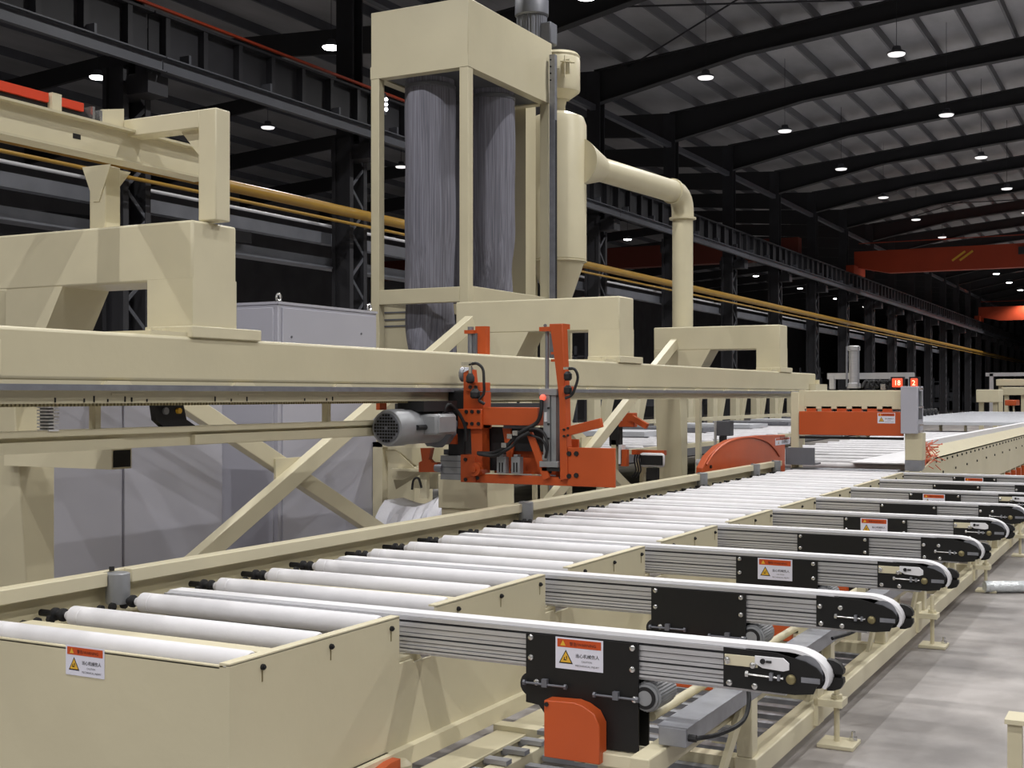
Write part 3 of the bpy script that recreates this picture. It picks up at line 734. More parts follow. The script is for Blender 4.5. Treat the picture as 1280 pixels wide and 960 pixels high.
dup(cf, (0, 18.4-5.77, 0), 'farthest cream c-frame, under the vertical air pipe', ('side_arm', 'arm_tube', 'tube_opening'))
# crossed braces between the legs
def xbrace(y0, label):
    t = thing('cross_brace', label, 'brace', (-6.9, y0, 0), 'crossed cream tube braces between the c-frame legs')
    def line(p, q, X, z0, z1):
        a, b = onX(*p, X), onX(*q, X); k = (b[1]-a[1])/(b[2]-a[2])
        return [(X, y0-5.77+a[1]+k*(z-a[2]), z) for z in (z0, z1)]
    p, q = line((262, 687), (465, 510), -6.84, .08, 2.55); part('brace_tube', MB().bar(p, q, .10, .15), 'cream2', t, .006)
    p, q = line((245, 512), (445, 645), -6.96, 2.0, .08); part('brace_tube', MB().bar(p, q, .10, .15), 'cream2', t, .006)
    part('gusset_plate', MB().box(-6.91, -6.89, y0+2.92, y0+3.28, .95, 1.20), 'cream2', t)
    return t
xb = xbrace(5.77, 'crossed cream braces in front of the grey cabinets')
dup(xb, (0, 6.35, 0), 'crossed cream braces behind the saw carriage, farther along')
# lower small rail along the beam
t = thing('lower_rail', 'slim cream channel rail hanging under the long beam', 'rail', (-5.4, 5.5, 1.44))
part('channel', MB().box(-5.46, -5.38, 3.3, 8.1, 1.525, 1.56).box(-5.46, -5.42, 3.3, 8.1, 1.44, 1.53).box(-5.46, -5.38, 3.3, 5.4, 1.44, 1.50).box(-5.46, -5.385, 6.0, 8.1, 1.445, 1.505), 'cream2', t)
part('hanger', MB().box(-5.45, -5.40, 5.2, 5.24, 1.56, 1.71), 'cream', t); part('hanger', MB().box(-5.45, -5.40, 7.4, 7.44, 1.56, 1.71), 'cream', t)
t = thing('limit_switch', 'black sensor bracket with yellow button on the lower rail', 'switch', (-5.4, 5.8, 1.56))
part('bracket', MB().ext([(5.64, 1.70), (5.66, 1.60), (5.72, 1.56), (6.0, 1.56), (5.92, 1.60), (5.89, 1.70)], 'x', -5.42, -5.38), 'rubber', t)
part('button', MB().cyl((-5.38, 5.84, 1.655), (-5.36, 5.84, 1.655), .018, 12), 'labely', t)
part('wheel', MB().cyl((-5.38, 5.73, 1.655), (-5.365, 5.73, 1.655), .022, 12), 'motor', t)
t = thing('ribbed_duct', 'small grey ribbed block hanging left under the rack', 'duct', (-5.6, 5.06, 1.55))
for j in range(8):
    part('rib', MB().box(-5.46, -5.37, 4.84, 4.91, 1.555+.018*j, 1.565+.018*j), 'belt', t)
part('core', MB().box(-5.45, -5.40, 4.85, 4.90, 1.55, 1.70), 'dmotor', t)
part('mount', MB().box(-5.43, -5.40, 4.86, 4.90, 1.69, 1.71), 'steel', t)

# portal on the first C frame with monorail
t = thing('portal_frame', 'cream portal frame standing on the nearest c-frame', 'frame', (-5.6, 5.85, 2.8))
part('post', MB().box(-5.18, -5.04, 5.80, 5.93, 2.80, 3.48), 'cream2', t, .008)
part('top_bar', MB().box(-5.9, -5.17, 5.80, 5.93, 3.37, 3.48), 'cream2', t, .008)
part('left_post', MB().box(-6.09, -5.95, 5.80, 5.93, 2.80, 3.21), 'cream2', t, .008)
part('gusset', MB().ext([(5.93, 3.21), (6.08, 3.21), (5.93, 3.04)], 'x', -6.03, -6.01), 'cream2', t)
part('gusset', MB().ext([(-5.36, 3.37), (-5.18, 3.37), (-5.18, 3.17)], 'y', 5.85, 5.87), 'cream2', t)
part('gusset', MB().ext([(-6.15, 3.21), (-5.9, 3.21), (-6.0, 2.98), (-6.05, 2.98)], 'y', 5.795, 5.80), 'cream2', t)
t.location = (-5.69, 5.95, 2.81)
t = thing('monorail_beam', 'cream I-beam monorail at the upper left', 'beam', (-5.85, 4.5, 3.2))
part('web', MB().box(-5.865, -5.845, 2.6, 6.6, 3.22, 3.40), 'cream2', t)
part('top_flange', MB().box(-5.93, -5.78, 2.6, 6.6, 3.40, 3.415), 'cream', t)
part('bottom_flange', MB().box(-5.93, -5.78, 2.6, 6.6, 3.205, 3.22), 'cream', t)
part('web_slot', MB().box(-5.845, -5.843, 5.45, 5.51, 3.29, 3.32), 'hole', t)
part('end_plate', MB().ext([(5.72, 3.415), (5.90, 3.415), (5.90, 3.56), (5.72, 3.52)], 'x', -5.90, -5.88), 'cream2', t)
t = thing('conductor_bar', 'orange conductor bar lying on the monorail beam', 'conductor bar', (-5.86, 4.5, 3.415))
part('bar', MB().box(-5.90, -5.86, 4.0, 5.28, 3.47, 3.525), 'red', t); part('bar', MB().box(-5.90, -5.86, 5.37, 5.55, 3.47, 3.52), 'red', t)
part('backing', MB().box(-5.94, -5.905, 4.0, 5.66, 3.415, 3.50).box(-5.90, -5.88, 4.0, 5.6, 3.415, 3.47), 'rubber', t)
part('holder', MB().box(-5.92, -5.84, 5.29, 5.36, 3.415, 3.53), 'cream2', t); part('holder', MB().box(-5.92, -5.84, 4.62, 4.655, 3.415, 3.55), 'cream2', t)
part('end_clip', MB().box(-5.92, -5.84, 5.60, 5.62, 3.415, 3.51).box(-5.92, -5.84, 5.66, 5.68, 3.415, 3.50), 'bolt', t)

# =================================================================== CABINETS
t = thing('electric_cabinet', 'tall grey electric cabinet with lifting eye left of the filter unit', 'cabinet', (-7.75, 10.2, 0))
part('body', MB().box(-8.1, -7.40, 9.37, 11.0, 0, 2.60), 'grey', t, .006)
part('top_panel', MB().box(-8.11, -7.39, 9.36, 11.01, 2.60, 2.625), 'grey', t)
part('door', MB().box(-7.40, -7.385, 9.42, 10.97, .1, 2.57), 'grey', t, .004)
part('side_panel', MB().box(-8.05, -7.45, 9.355, 9.37, .1, 2.57), 'grey', t, .004)
ey = MB()
for i in range(16):
    a, b = 2*pi*i/16, 2*pi*(i+1)/16
    ey.cyl((-7.42, 9.40+.032*cos(a), 2.665+.032*sin(a)), (-7.42, 9.40+.032*cos(b), 2.665+.032*sin(b)), .011, 8)
e_ = part('lifting_eye', ey.box(-7.43, -7.41, 9.36, 9.44, 2.62, 2.635), 'bolt', t); same('lifting_eye', e_, (0, 1.5, 0), t)
for y, z in ((9.55, 2.3), (10.7, 2.38)): part('lock', MB().cyl((-7.385, y, z), (-7.378, y, z), .012, 8), 'dmotor', t)
t = thing('electric_cabinet', 'lower wide grey cabinet behind the nearest c-frame leg', 'cabinet', (-7.6, 7.5, 0))
part('body', MB().box(-8.2, -7.32, 6.55, 8.50, 0, 1.95), 'grey', t, .006)
part('door', MB().box(-7.32, -7.30, 6.60, 7.30, .1, 1.9), 'grey', t, .004); part('door', MB().box(-7.32, -7.30, 7.33, 8.46, .1, 1.9), 'grey', t, .004)

# =================================================================== FILTER UNIT
t = thing('filter_unit', 'tall cream filter frame with hanging grey bags', 'filter unit', (-8.1, 14, 0))
X0, X1, Ya, Yb = -8.78, -7.40, 12.93, 15.19
part('hood', MB().box(X0, X1, Ya, Yb, 5.78, 6.46), 'cream', t, .01)
part('hood_rim', MB().box(X0-.005, X1+.005, Ya-.005, Ya+.13, 5.64, 5.79).box(X1-.13, X1+.005, Ya+.13, Yb+.005, 5.64, 5.79).box(X0-.005, X0+.13, Ya+.13, Yb+.005, 5.64, 5.79).box(X0+.13, X1-.13, Yb-.13, Yb+.005, 5.64, 5.79), 'cream', t)
for x_, y_ in ((X0, Ya), (X1-.12, Ya), (X0, Yb-.12), (X1-.12, Yb-.12)):
    part('post', MB().box(x_, x_+.12, y_, y_+.12, 0.02, 5.64), 'cream', t, .006)
part('bottom_rail', MB().box(X0+.12, X1-.12, Ya, Ya+.10, 2.86, 3.04).box(X1-.10, X1, Ya+.12, Yb-.12, 2.86, 3.05).box(X0, X0+.10, Ya+.12, Yb-.12, 2.86, 3.04).box(X0+.12, X1-.12, Yb-.1, Yb, 2.86, 3.04), 'cream', t, .006)
part('foot_frame', MB().box(X0, X1, Ya, Ya+.1, 0, .1).box(X0, X1, Yb-.1, Yb, 0, .1), 'cream', t)
part('bag_plate', MB().box(X0+.12, X1-.12, Ya+.12, Yb-.12, 5.66, 5.70), 'dark2', t)
a, b = onY(474, 384, 15.3), onY(518, 440, 15.3)
part('lower_box', MB().box(a[0], b[0], 15.3, 15.8, 0, a[2]), 'cream', t)
for v in (391, 400, 408):
    p, q = onY(480, v, 15.28), onY(512, v, 15.28); part('vent_slat', MB().box(p[0], q[0], 15.28, 15.3, p[2]-.01, p[2]+.01), 'dmotor', t)
def bag(cx, cy, r, z0, z1, label, ph, tail=False):
    prof = []; n_ = 46
    for i in range(n_+1):
        z = z0+(z1-z0)*i/n_; q = (z-z0)/(z1-z0)
        rr_ = r*(1+.015*sin(z*5+ph))
        if z > z1-.35: rr_ *= (.82+.18*((z1-z)/.35)**.5) if False else 1
        if q > .965: rr_ = r*.96
        prof.append((rr_, z-z0))
    def fn(a, h):
        low = max(0, 1-h/((z1-z0)*.42)); 
        return 1+.012*sin(a*9+ph)+low*(.13*sin(a*3+ph+h*3.2)+.07*sin(a*7-h*5+ph))-.12*low
    t = thing('filter_bag', label, 'filter bag', (cx, cy, z0), 'grey cloth filter bags in the cream frame')
    part('cloth', MB().lathe((cx, cy, z0), prof, 64, 'z', fn), 'cloth', t)
    part('clamp_band', MB().lathe((cx, cy, z1-.12), [(r*.98, 0), (r*1.015, .005), (r*1.015, .05), (r*.98, .055)], 48), 'dmotor', t)
bag(-8.22, 13.42, .315, 2.25, 5.66, 'front left grey cloth filter bag with a crumpled lower end', .4)
bag(-7.82, 14.28, .30, 2.98, 5.66, 'right grey cloth filter bag seen through the side opening', 2.1)
bag(-8.40, 14.50, .30, 2.98, 5.66, 'rear grey cloth filter bag half hidden behind the front one', 3.3)
# motor with fan cover above
t = thing('fan_motor', 'dark grey fan motor standing above the filter hood', 'motor', (-7.9, 15.5, 6.46))
mx_, my_ = -7.92, 15.62
def fins(a, h): return 1+(.06 if int(a/(2*pi)*72) % 2 else 0)
part('finned_body', MB().lathe((mx_, my_, 6.55), [(.15, 0), (.2, .02), (.2, .5), (.18, .52)], 72, 'z', fins), 'dmotor', t)
part('fan_cover', MB().lathe((mx_, my_, 7.0), [(.215, 0), (.235, .02), (.235, .22), (.2, .3), (.1, .33)], 32), 'dmotor', t)
part('motor_flange', MB().lathe((mx_, my_, 6.46), [(.26, 0), (.26, .04), (.2, .09)], 32), 'dmotor', t)
part('terminal_box', MB().box(mx_+.18, mx_+.34, my_-.1, my_+.12, 6.58, 6.88), 'dmotor', t, .02)
part('motor_base', MB().box(mx_-.3, mx_+.3, my_-.42, my_+.3, 6.40, 6.46), 'cream', t)
# cyclone
t = thing('cyclone', 'cream cyclone separator behind the filter frame', 'cyclone', (-7.75, 15.95, 0))
cx_, cy_ = -7.72, 16.05
part('drum', MB().lathe((cx_, cy_, 5.96), [(.16, -.04), (.30, .06), (.31, .09), (.31, .5), (.30, .53), (.31, .56), (.28, .6)], 36), 'cream2', t)
part('neck', MB().lathe((cx_, cy_, 5.72), [(.11, 0), (.10, .1), (.13, .22)], 20), 'cream2', t)
part('body', MB().lathe((cx_, cy_, 0), [(.06, 2.55), (.12, 2.9), (.36, 3.6), (.38, 3.63), (.40, 3.66), (.40, 5.55), (.36, 5.66), (.2, 5.73), (.1, 5.75)], 40), 'cream2', t)
part('weld_seam', MB().lathe((cx_, cy_, 3.62), [(.395, 0), (.404, .005), (.404, .02), (.395, .025)], 40), 'cream', t)
part('clamp_handle', MB().box(cx_+.2, cx_+.30, cy_-.27, cy_-.24, 6.2, 6.4).cyl((cx_+.18, cy_-.30, 6.38), (cx_+.38, cy_-.26, 6.34), .012, 8).cyl((cx_+.24, cy_-.29, 6.15), (cx_+.24, cy_-.29, 6.45), .01, 6), 'cream2', t)
part('leg', MB().box(cx_-.40, cx_-.34, cy_-.03, cy_+.03, 0, 3.8), 'cream', t); part('leg', MB().box(cx_-.03, cx_+.03, cy_+.34, cy_+.40, 0, 3.8), 'cream', t)
part('inlet_shroud', MB().box(cx_-.42, cx_-.1, Yb+.05, Yb+.35, 3.0, 5.75), 'cream', t)
# air pipe
t = thing('air_duct', 'cream duct pipe with elbow coming down from the cyclone', 'pipe', (-7.0, 19.1, 2.8))
P0 = Vector((-7.42, 16.28, 5.02)); P1 = Vector((-7.02, 18.93, 4.97))
d_ = (P1-P0).normalized()
part('cone', MB().cyl(P0-d_*.2, P0+d_*.35, .34, 28, .20), 'cream2', t)
part('horizontal_pipe', MB().cyl(P0+d_*.3, P1-d_*.12, .175, 28), 'cream2', t)
el = [P1-d_*.14]+[P1+d_*(.26*sin(a)-.06)+Vector((0, 0, -.26*(1-cos(a)))) for a in [R(18*i) for i in range(6)]]
el.append(el[-1]+Vector((0, 0, -.12)))
part('elbow', MB().tube(el, .176, 28), 'cream2', t)
vx, vy, vz = el[-1]
part('vertical_pipe', MB().cyl((vx, vy, vz+.02), (vx, vy, 2.2), .165, 28), 'cream2', t)
part('flange', MB().lathe((vx, vy, vz-.03), [(.17, 0), (.215, .005), (.215, .035), (.17, .04)], 28), 'cream2', t)
q = P1-d_*.14; part('flange', MB().cyl(q-d_*.02, q+d_*.02, .20, 28), 'cream2', t)
# silver lifting rail at the frame corner
t = thing('cable_rail', 'slender silver rail standing at the right corner of the filter frame', 'rail', (-7.25, 15.0, 0))
part('rail', MB().box(-7.36, -7.28, 15.03, 15.10, 0, 6.27).box(-7.35, -7.30, 15.02, 15.03, 2.2, 5.4), 'steel', t)
part('dark_strip', MB().box(-7.285, -7.275, 15.045, 15.09, 2.2, 5.4), 'rubber', t)
h0 = part('hole', MB().cyl((-7.34, 15.029, 6.2), (-7.34, 15.024, 6.2), .012, 8), 'hole', t)
for j in range(1, 4): same('hole', h0, (0, 0, -.09*j), t)

# =================================================================== HOPPER BEHIND THE CARRIAGE
t = thing('hopper_stand', 'cream angled hopper stand under the motor, behind the rail', 'stand', (-6.6, 11, 0))
hp = lambda u, v, Y=10.9: onY(u, v, Y)
a = hp(466, 555); b = hp(480, 700)
part('post', MB().box(a[0], hp(478, 555)[0], 10.9, 11.0, 0, a[2]+.02), 'cream2', t)
part('top_bar', MB().box(a[0], hp(575, 555)[0], 10.9, 11.0, a[2]-.03, a[2]+.02), 'cream2', t)
c = [hp(*p)[0::2] for p in ((478, 562), (490, 562), (520, 590), (500, 600), (486, 600))]
part('side_gusset', MB().ext(c, 'y', 10.95, 10.97), 'cream', t)
part('back_panel', MB().box(a[0]+.1, hp(575, 562)[0], 11.5, 11.52, .75, a[2]-.05), 'cream', t)
part('slanted_panel', MB().add([hp(483, 565, 11.0), hp(500, 565, 11.0), hp(530, 590, 11.4), hp(495, 612, 11.4), hp(483, 565, 11.02), hp(500, 565, 11.02), hp(530, 590, 11.42), hp(495, 612, 11.42)],
                               [(0,1,2,3),(7,6,5,4),(0,1,5,4),(1,2,6,5),(2,3,7,6),(3,0,4,7)]), 'cream', t)
c0_ = hp(528, 590); part('small_post', MB().box(c0_[0]-.03, c0_[0]+.05, 10.9, 10.96, .7, c0_[2]), 'cream2', t)
part('shelf', MB().box(hp(494, 612)[0], hp(560, 612)[0], 10.8, 11.4, .98, 1.0), 'cream', t)
part('hose_loop', MB().tube(smooth_pts([hp(515, 612, 10.85), hp(517, 600, 10.85), hp(523, 598, 10.85), hp(527, 610, 10.85)]), .012), 'rubber', t)
# white sack
sk = MB(); sp0 = [hp(481, 625), hp(500, 632), hp(520, 634), hp(535, 628), hp(550, 620), hp(567, 621)]
n_ = 24; vs = []; fs = []
for i in range(n_+1):
    q = i/n_*(len(sp0)-1); j = min(int(q), len(sp0)-2); f = q-j; tp = Vector(sp0[j]).lerp(Vector(sp0[j+1]), f)
    for kx in range(7):
        dy = -.25*sin(kx/6*pi)*(.8+.2*sin(i*1.7)); zz = tp.z*(1-kx/6*.75)+.01*sin(i*2.3+kx)
        vs.append((tp.x, tp.y-.0+dy+.3*kx/6*0, zz if kx else tp.z))
for i in range(n_):
    for kx in range(6): fs.append((i*7+kx, i*7+kx+1, (i+1)*7+kx+1, (i+1)*7+kx))
bk = len(vs); vs += [(v[0], v[1]+.35, v[2]) for v in vs]; fs += [tuple(i+bk for i in reversed(f)) for f in fs[:n_*6]]
for i in range(n_): fs.append((i*7, (i+1)*7, (i+1)*7+bk, i*7+bk)); fs.append((i*7+6, i*7+6+bk, (i+1)*7+6+bk, (i+1)*7+6))
sk.add(vs, fs); solo('white_sack', sk, 'sack', 'white cloth sack slumped behind the rear rail', 'sack')
solo('cream_box', MB().ext([(-5.80, .75), (-5.80, 1.045), (-5.3, 1.035), (-5.3, .75)], 'y', 9.6, 10.1).box(-5.78, -5.32, 9.62, 10.08, 0, .75), 'cream2', 'cream box pedestal behind the rear rail, below the orange carriage', 'pedestal', bevel=.006)

# =================================================================== SAW CARRIAGE
CY = 8.8
def q2(u, v): p = onY(u, v, CY); return (p[0], p[2])
def rect(u0, v0, u1, v1, y0, y1, mb=None):
    a, b = q2(u0, v0), q2(u1, v1); return (mb or MB()).box(a[0], b[0], CY+y0, CY+y1, b[1], a[1])
t = thing('saw_carriage', 'orange saw carriage with grey motor hanging from the long beam', 'saw carriage', (-4.8, CY, 1.0))
part('front_post', MB().ext([q2(581, 466), q2(588, 462), q2(591, 490), q2(606, 490), q2(606, 535), q2(604, 535), q2(605, 592), q2(592, 592), q2(590, 535), q2(581, 535)], 'y', CY-.02, CY+.10), 'orange', t)
part('clamp_block', rect(586, 478, 604, 489, -.05, .12), 'orange', t, .004)
cjo = part('cross_joint', rect(577, 511, 606, 536, -.06, .12), 'orange', t, .004)
def bl(u, v, y=-.06, r=.016, mm='rubber', par=None):
    p = q2(u, v); return part('hex_bolt', MB().cyl((p[0], CY+y, p[1]), (p[0], CY+y-.012, p[1]), r, 6), mm, par or t)
for u in (588, 595, 603):
    for v in (514.5, 529.5): bl(u, v)
for u in (592, 599): bl(u, 484, -.05)
part('cross_bar', rect(606, 509, 674, 532, -.03, .10), 'orange', t, .004)
part('pivot_lug', MB().cyl((q2(598, 586)[0], CY-.07, q2(598, 586)[1]), (q2(598, 586)[0], CY+.05, q2(598, 586)[1]), .055, 20), 'orange', t)
part('pivot_pin', MB().cyl((q2(598, 586)[0], CY-.09, q2(598, 586)[1]), (q2(598, 586)[0], CY-.06, q2(598, 586)[1]), .022, 14), 'orange', t)
part('lower_block', rect(578, 568, 596, 603, -.03, .12), 'orange', t, .004)
for u, v in ((585, 574), (585, 599), (600, 597)): bl(u, v, -.035)
part('base_beam', rect(578, 592, 732, 608.5, .005, .065), 'orange', t, .004)
part('back_panel', rect(606, 548, 712, 596, .16, .18), 'orange', t)
part('end_panel', rect(711, 559, 770, 609.5, -.02, .0), 'orange', t, .003)
part('end_panel_rib', rect(690, 560, 733, 608, .07, .09), 'orange', t)
part('gusset', MB().ext([q2(660, 540), q2(668, 540), q2(690, 596), q2(682, 600)], 'y', CY-.04, CY-.02), 'orange', t)
part('gusset', MB().ext([q2(622, 535), q2(632, 535), q2(636, 560), q2(630, 592), q2(626, 560)], 'y', CY+.08, CY+.10), 'orange', t)
# mast with cylinder
mast = MB().ext([q2(689, 405), q2(705, 405), q2(708, 480), q2(712, 598), q2(702, 600), q2(701, 500), q2(694, 440)], 'y', CY-.03, CY+.06)
part('mast', mast, 'orange', t, .003)
part('mast_cap', rect(688, 405, 705, 411, -.015, .11).add([], []), 'orange', t)
part('top_bracket', rect(676, 409, 690, 414, -.03, .09), 'orange', t); bl(682, 407, 0.0, .014, 'dmotor')
part('mast_tag', rect(695, 413, 705, 421, -.018, -.016), 'label', t)
c1 = q2(682.5, 410); c2 = q2(682.5, 486)
part('piston_rod', MB().cyl((c1[0], CY+.02, c1[1]), (c2[0], CY+.02, c2[1]), .016, 14), 'steel', t)
part('guide_bracket', rect(690, 440, 700, 443, -.02, .02), 'orange', t); part('guide_bracket', rect(690, 449, 700, 452, -.02, .02), 'orange', t)
part('cylinder_head', rect(677, 486, 699, 494, -.05, .05), 'motor', t, .003)
part('cylinder_tube', rect(682, 494, 690, 577, -.04, .04, rect(691, 494, 697, 577, -.03, .04)), 'motor', t)
part('cylinder_foot', rect(678, 576, 701, 584, -.055, .055), 'motor', t, .003)
part('cylinder_base', rect(680, 584, 702, 589, -.04, .05), 'rubber', t)
p_ = q2(683, 497); part('pilot_lamp', MB().lathe((p_[0], CY-.05, p_[1]), [(.02, 0), (.026, -.01), (.02, -.03), (.008, -.036)], 14, 'y'), 'redled', t)
part('air_fitting', rect(684, 515, 687, 527, -.055, -.04), 'belt', t); part('air_fitting', rect(682, 568, 688, 575, -.06, -.04), 'bolt', t)
for v in (510, 530, 548): bl(689, v, -.045, .009)
part('mast_rail', rect(699, 440, 703, 500, -.01, .01), 'dmotor', t)
part('tilt_arm', MB().bar((q2(704, 541)[0], CY-.02, q2(704, 541)[1]), (q2(756, 528)[0], CY-.05, q2(756, 528)[1]), .03, .07, (0, 1, 0)), 'orange', t, .004)
for u, v in ((708, 537), (713, 535), (708, 545), (713, 544)): bl(u, v, -.04, .01)
for u, v in ((713, 567), (722, 567), (713, 595), (722, 594)): bl(u, v, -.02, .02)
for u, v in ((688, 590), (701, 597)): bl(u, v, -.0, .013)
# rear mast (behind the beam)
ry = 9.85; rp = lambda u, v: onY(u, v, ry)
m_ = MB(); a = rp(594, 408); b = rp(607, 440); m_.box(a[0], b[0], ry, ry+.08, 1.2, a[2]); part('rear_mast', m_, 'orange', t)
a = rp(583, 413); b = rp(595, 417); part('rear_bracket', MB().box(a[0], b[0], ry-.04, ry+.06, b[2], a[2]), 'orange', t)
a = rp(586, 417); part('rear_rod', MB().cyl((a[0]+.02, ry, 1.2), (a[0]+.02, ry, a[2]+.06), .028, 12), 'steel', t)
part('rear_rod', MB().box(a[0]+.05, a[0]+.09, ry-.02, ry+.02, 1.2, a[2]), 'dmotor', t)
part('carriage_bridge', MB().box(-5.75, -4.95, CY+.02, CY+1.2, 1.62, 1.68), 'dark', t)
# wheels on the rail
for u in (574, 580):
    p_ = q2(u, 468); part('guide_wheel', MB().cyl((p_[0], CY+.05, p_[1]), (p_[0]+.04, CY+.05, p_[1]), .06, 18), 'steel', t)
# hoses
def hose(pts, r=.010, y=-.07, mm='rubber'):
    part('air_hose', MB().tube(smooth_pts([(q2(u, v)[0], CY+y-(i % 2)*.01, q2(u, v)[1]) for i, (u, v) in enumerate(pts)], 6), r), mm, t)
hose([(595, 455), (603, 455), (609, 462), (611, 478), (610, 492), (605, 500), (611, 505)], .012)
hose([(716, 461), (724, 462), (727, 472), (724, 486), (719, 494), (712, 498)], .011)
hose([(682, 500), (682, 515), (676, 528), (662, 537), (650, 545), (636, 560), (620, 566), (603, 566)], .016)
hose([(662, 537), (676, 536), (685, 542), (690, 556), (687, 572)], .012)
hose([(668, 540), (655, 548), (648, 556), (640, 562), (625, 569), (606, 567)], .014, -.09)
hose([(655, 542), (672, 545), (683, 552), (688, 566)], .009, -.05)
for u, v, r_ in ((594, 473, .035), (600, 492, .04)):
    p_ = q2(u, v); part('regulator', MB().lathe((p_[0], CY-.08, p_[1]-.04), [(r_*.6, 0), (r_, .015), (r_, .05), (r_*.5, .08)], 16), 'rubber', t)
for u, v in ((714, 471), (714, 488)):
    p_ = q2(u, v); part('regulator', MB().lathe((p_[0], CY-.06, p_[1]-.03), [(.02, 0), (.032, .015), (.032, .05), (.015, .07)], 16), 'rubber', t)
part('fitting', rect(583, 453, 596, 457, -.08, -.06, rect(592, 455, 595, 467, -.08, -.06)), 'bolt', t)
part('fitting', rect(709, 459, 718, 462, -.07, -.05), 'bolt', t)
part('clamp_block', rect(706, 483, 716, 492, -.05, .02), 'orange', t, .003)
for u in (623, 641):
    part('air_filter', rect(u, 571, u+11, 592, -.03, .03, rect(u+3, 568, u+8, 571, -.03, .03)), 'motor', t, .003)
    part('filter_slot', rect(u+3, 578, u+4.5, 590, -.034, -.03, rect(u+6.5, 578, u+8, 590, -.034, -.03)), 'rubber', t)
part('valve_block', rect(627, 527, 660, 536, .03, .1), 'dmotor', t)
for u, v in ((644, 545), (651, 541), (637, 556)): part('hose_joint', rect(u-3, v-3, u+3, v+3, -.1, -.06), 'bolt', t)
part('gear_case', rect(560, 488, 581, 570, .0, .16), 'rubber', t, .01)
part('gear_case', rect(596, 536, 630, 590, .13, .155), 'rubber', t)
part('interior_shade', rect(606, 534, 700, 566, .11, .15), 'rubber', t)  # black sheet added for the shade and black clutter inside the carriage
part('finned_block', rect(552, 569, 578, 600, -.02, .14), 'motor', t, .003)
for j in range(3): part('fin_groove', rect(552, 575+8*j, 578, 577+8*j, -.022, -.02), 'dmotor', t)
part('finned_cap', rect(553, 562, 578, 569, .02, .12), 'dark2', t)
part('roller_bracket', MB().ext([q2(527, 560), q2(540, 560), q2(537, 574), q2(541, 578), q2(548, 578), q2(548, 590), q2(525, 590), q2(525, 578), q2(529, 576)], 'y', CY-.02, CY+.04), 'orange', t)
p_ = q2(548, 585); part('follower_roller', MB().cyl((p_[0]-.02, CY+.0, p_[1]), (p_[0]+.05, CY-.01, p_[1]), .035, 16), 'steel', t)
part('orange_clip', rect(559, 542, 572, 555, -.02, .04), 'orange', t)
part('orange_clip', rect(495.5, 503, 500, 512, -.3, -.2), 'orange', t)
# motor, axis along the beam
mx2, mz2 = -5.22, 1.505
mo = part('motor_body', MB().lathe((mx2, 0, mz2), [(.06, 8.60), (.132, 8.585), (.132, 8.10), (.140, 8.09), (.140, 7.93), (.130, 7.90), (.05, 7.895)], 40, 'y'), 'motor', t)
part('fan_grille', MB().lathe((mx2, 0, mz2), [(.112, 7.898), (.112, 7.890), (.02, 7.888)], 32, 'y'), 'dmotor', mo)
gh = None
for i in range(-4, 5):
    for j in range(-4, 5):
        if i*i+j*j > 17 or (i == 0 and j == 0): continue
        m_ = MB().box(mx2+i*.024-.008, mx2+i*.024+.008, 7.884, 7.889, mz2+j*.024-.008, mz2+j*.024+.008)
        part('grille_hole', m_, 'hole', mo)
part('terminal_box', MB().box(mx2+.06, mx2+.24, 8.22, 8.52, mz2-.06, mz2+.10), 'motor', t, .02)
part('terminal_lid', MB().box(mx2+.235, mx2+.25, 8.24, 8.50, mz2-.045, mz2+.085), 'motor', t, .01)
part('cable_gland', MB().cyl((mx2+.14, 8.10, mz2+.0), (mx2+.14, 8.23, mz2+.0), .02, 12), 'rubber', t)
part('motor_flange', MB().lathe((mx2, 0, mz2), [(.15, 8.66), (.17, 8.65), (.17, 8.58), (.14, 8.57)], 32, 'y', lambda a, h: 1+.04*sin(a*12)), 'dmotor', t)
part('motor_mount', MB().box(mx2-.1, mx2+.14, 8.2, 8.7, mz2+.12, mz2+.2), 'rubber', t)
part('motor_cable', MB().tube(smooth_pts([(mx2+.12, 8.5, mz2+.1), (mx2+.15, 8.55, mz2+.17), (mx2+.17, 8.65, mz2+.12), (mx2+.2, 8.72, mz2+.0), (mx2+.2, 8.74, mz2-.12)]), .014), 'rubber', t)

# =================================================================== FAR GATE UNIT ON THE LINE
GY = 16.3
def g2(u, v): p = onY(u, v, GY); return (p[0], p[2])
def grect(u0, v0, u1, v1, y0, y1, mb=None):
    a, b = g2(u0, v0), g2(u1, v1); return (mb or MB()).box(a[0], b[0], GY+y0, GY+y1, b[1], a[1])
t = thing('gate_unit', 'cream gate with orange panel across the far end of the rollers', 'gate', (-3.7, GY, .8))
part('left_post', MB().box(g2(989, 490)[0], g2(999, 490)[0], GY-.02, GY+.18, 0.02, g2(990, 490)[1]), 'cream2', t, .006)
part('right_post', MB().box(g2(1132, 543)[0], g2(1154, 543)[0], GY-.05, GY+.18, g2(1132, 575)[1], g2(1132, 541)[1]), 'cream', t, .006)
part('right_post_foot', grect(1132, 575, 1153, 590, -.05, .18), 'steel', t)
part('cross_head', grect(1003, 488, 1129, 512, 0, .25), 'cream2', t, .01)
part('head_bracket', grect(999, 487, 1006, 516, -.01, .05), 'cream2', t)
part('orange_panel', grect(1000, 514, 1130, 545, -.05, .0), 'orange', t, .004)
part('panel_skirt', grect(1000, 545, 1130, 550, -.04, .0), 'hole', t)
for j in range(6): part('orange_bracket', grect(1008+19*j, 508, 1020+19*j, 515, .0, .08), 'orange', t)
part('grey_plate', grect(990, 558, 1026, 580, -.32, -.30, grect(990, 577, 1026, 580, -.3, 0)), 'dmotor', t)
part('infeed_table', MB().box(-4.40, -3.06, GY-.25, GY+.02, .79, .81), 'steel', t)
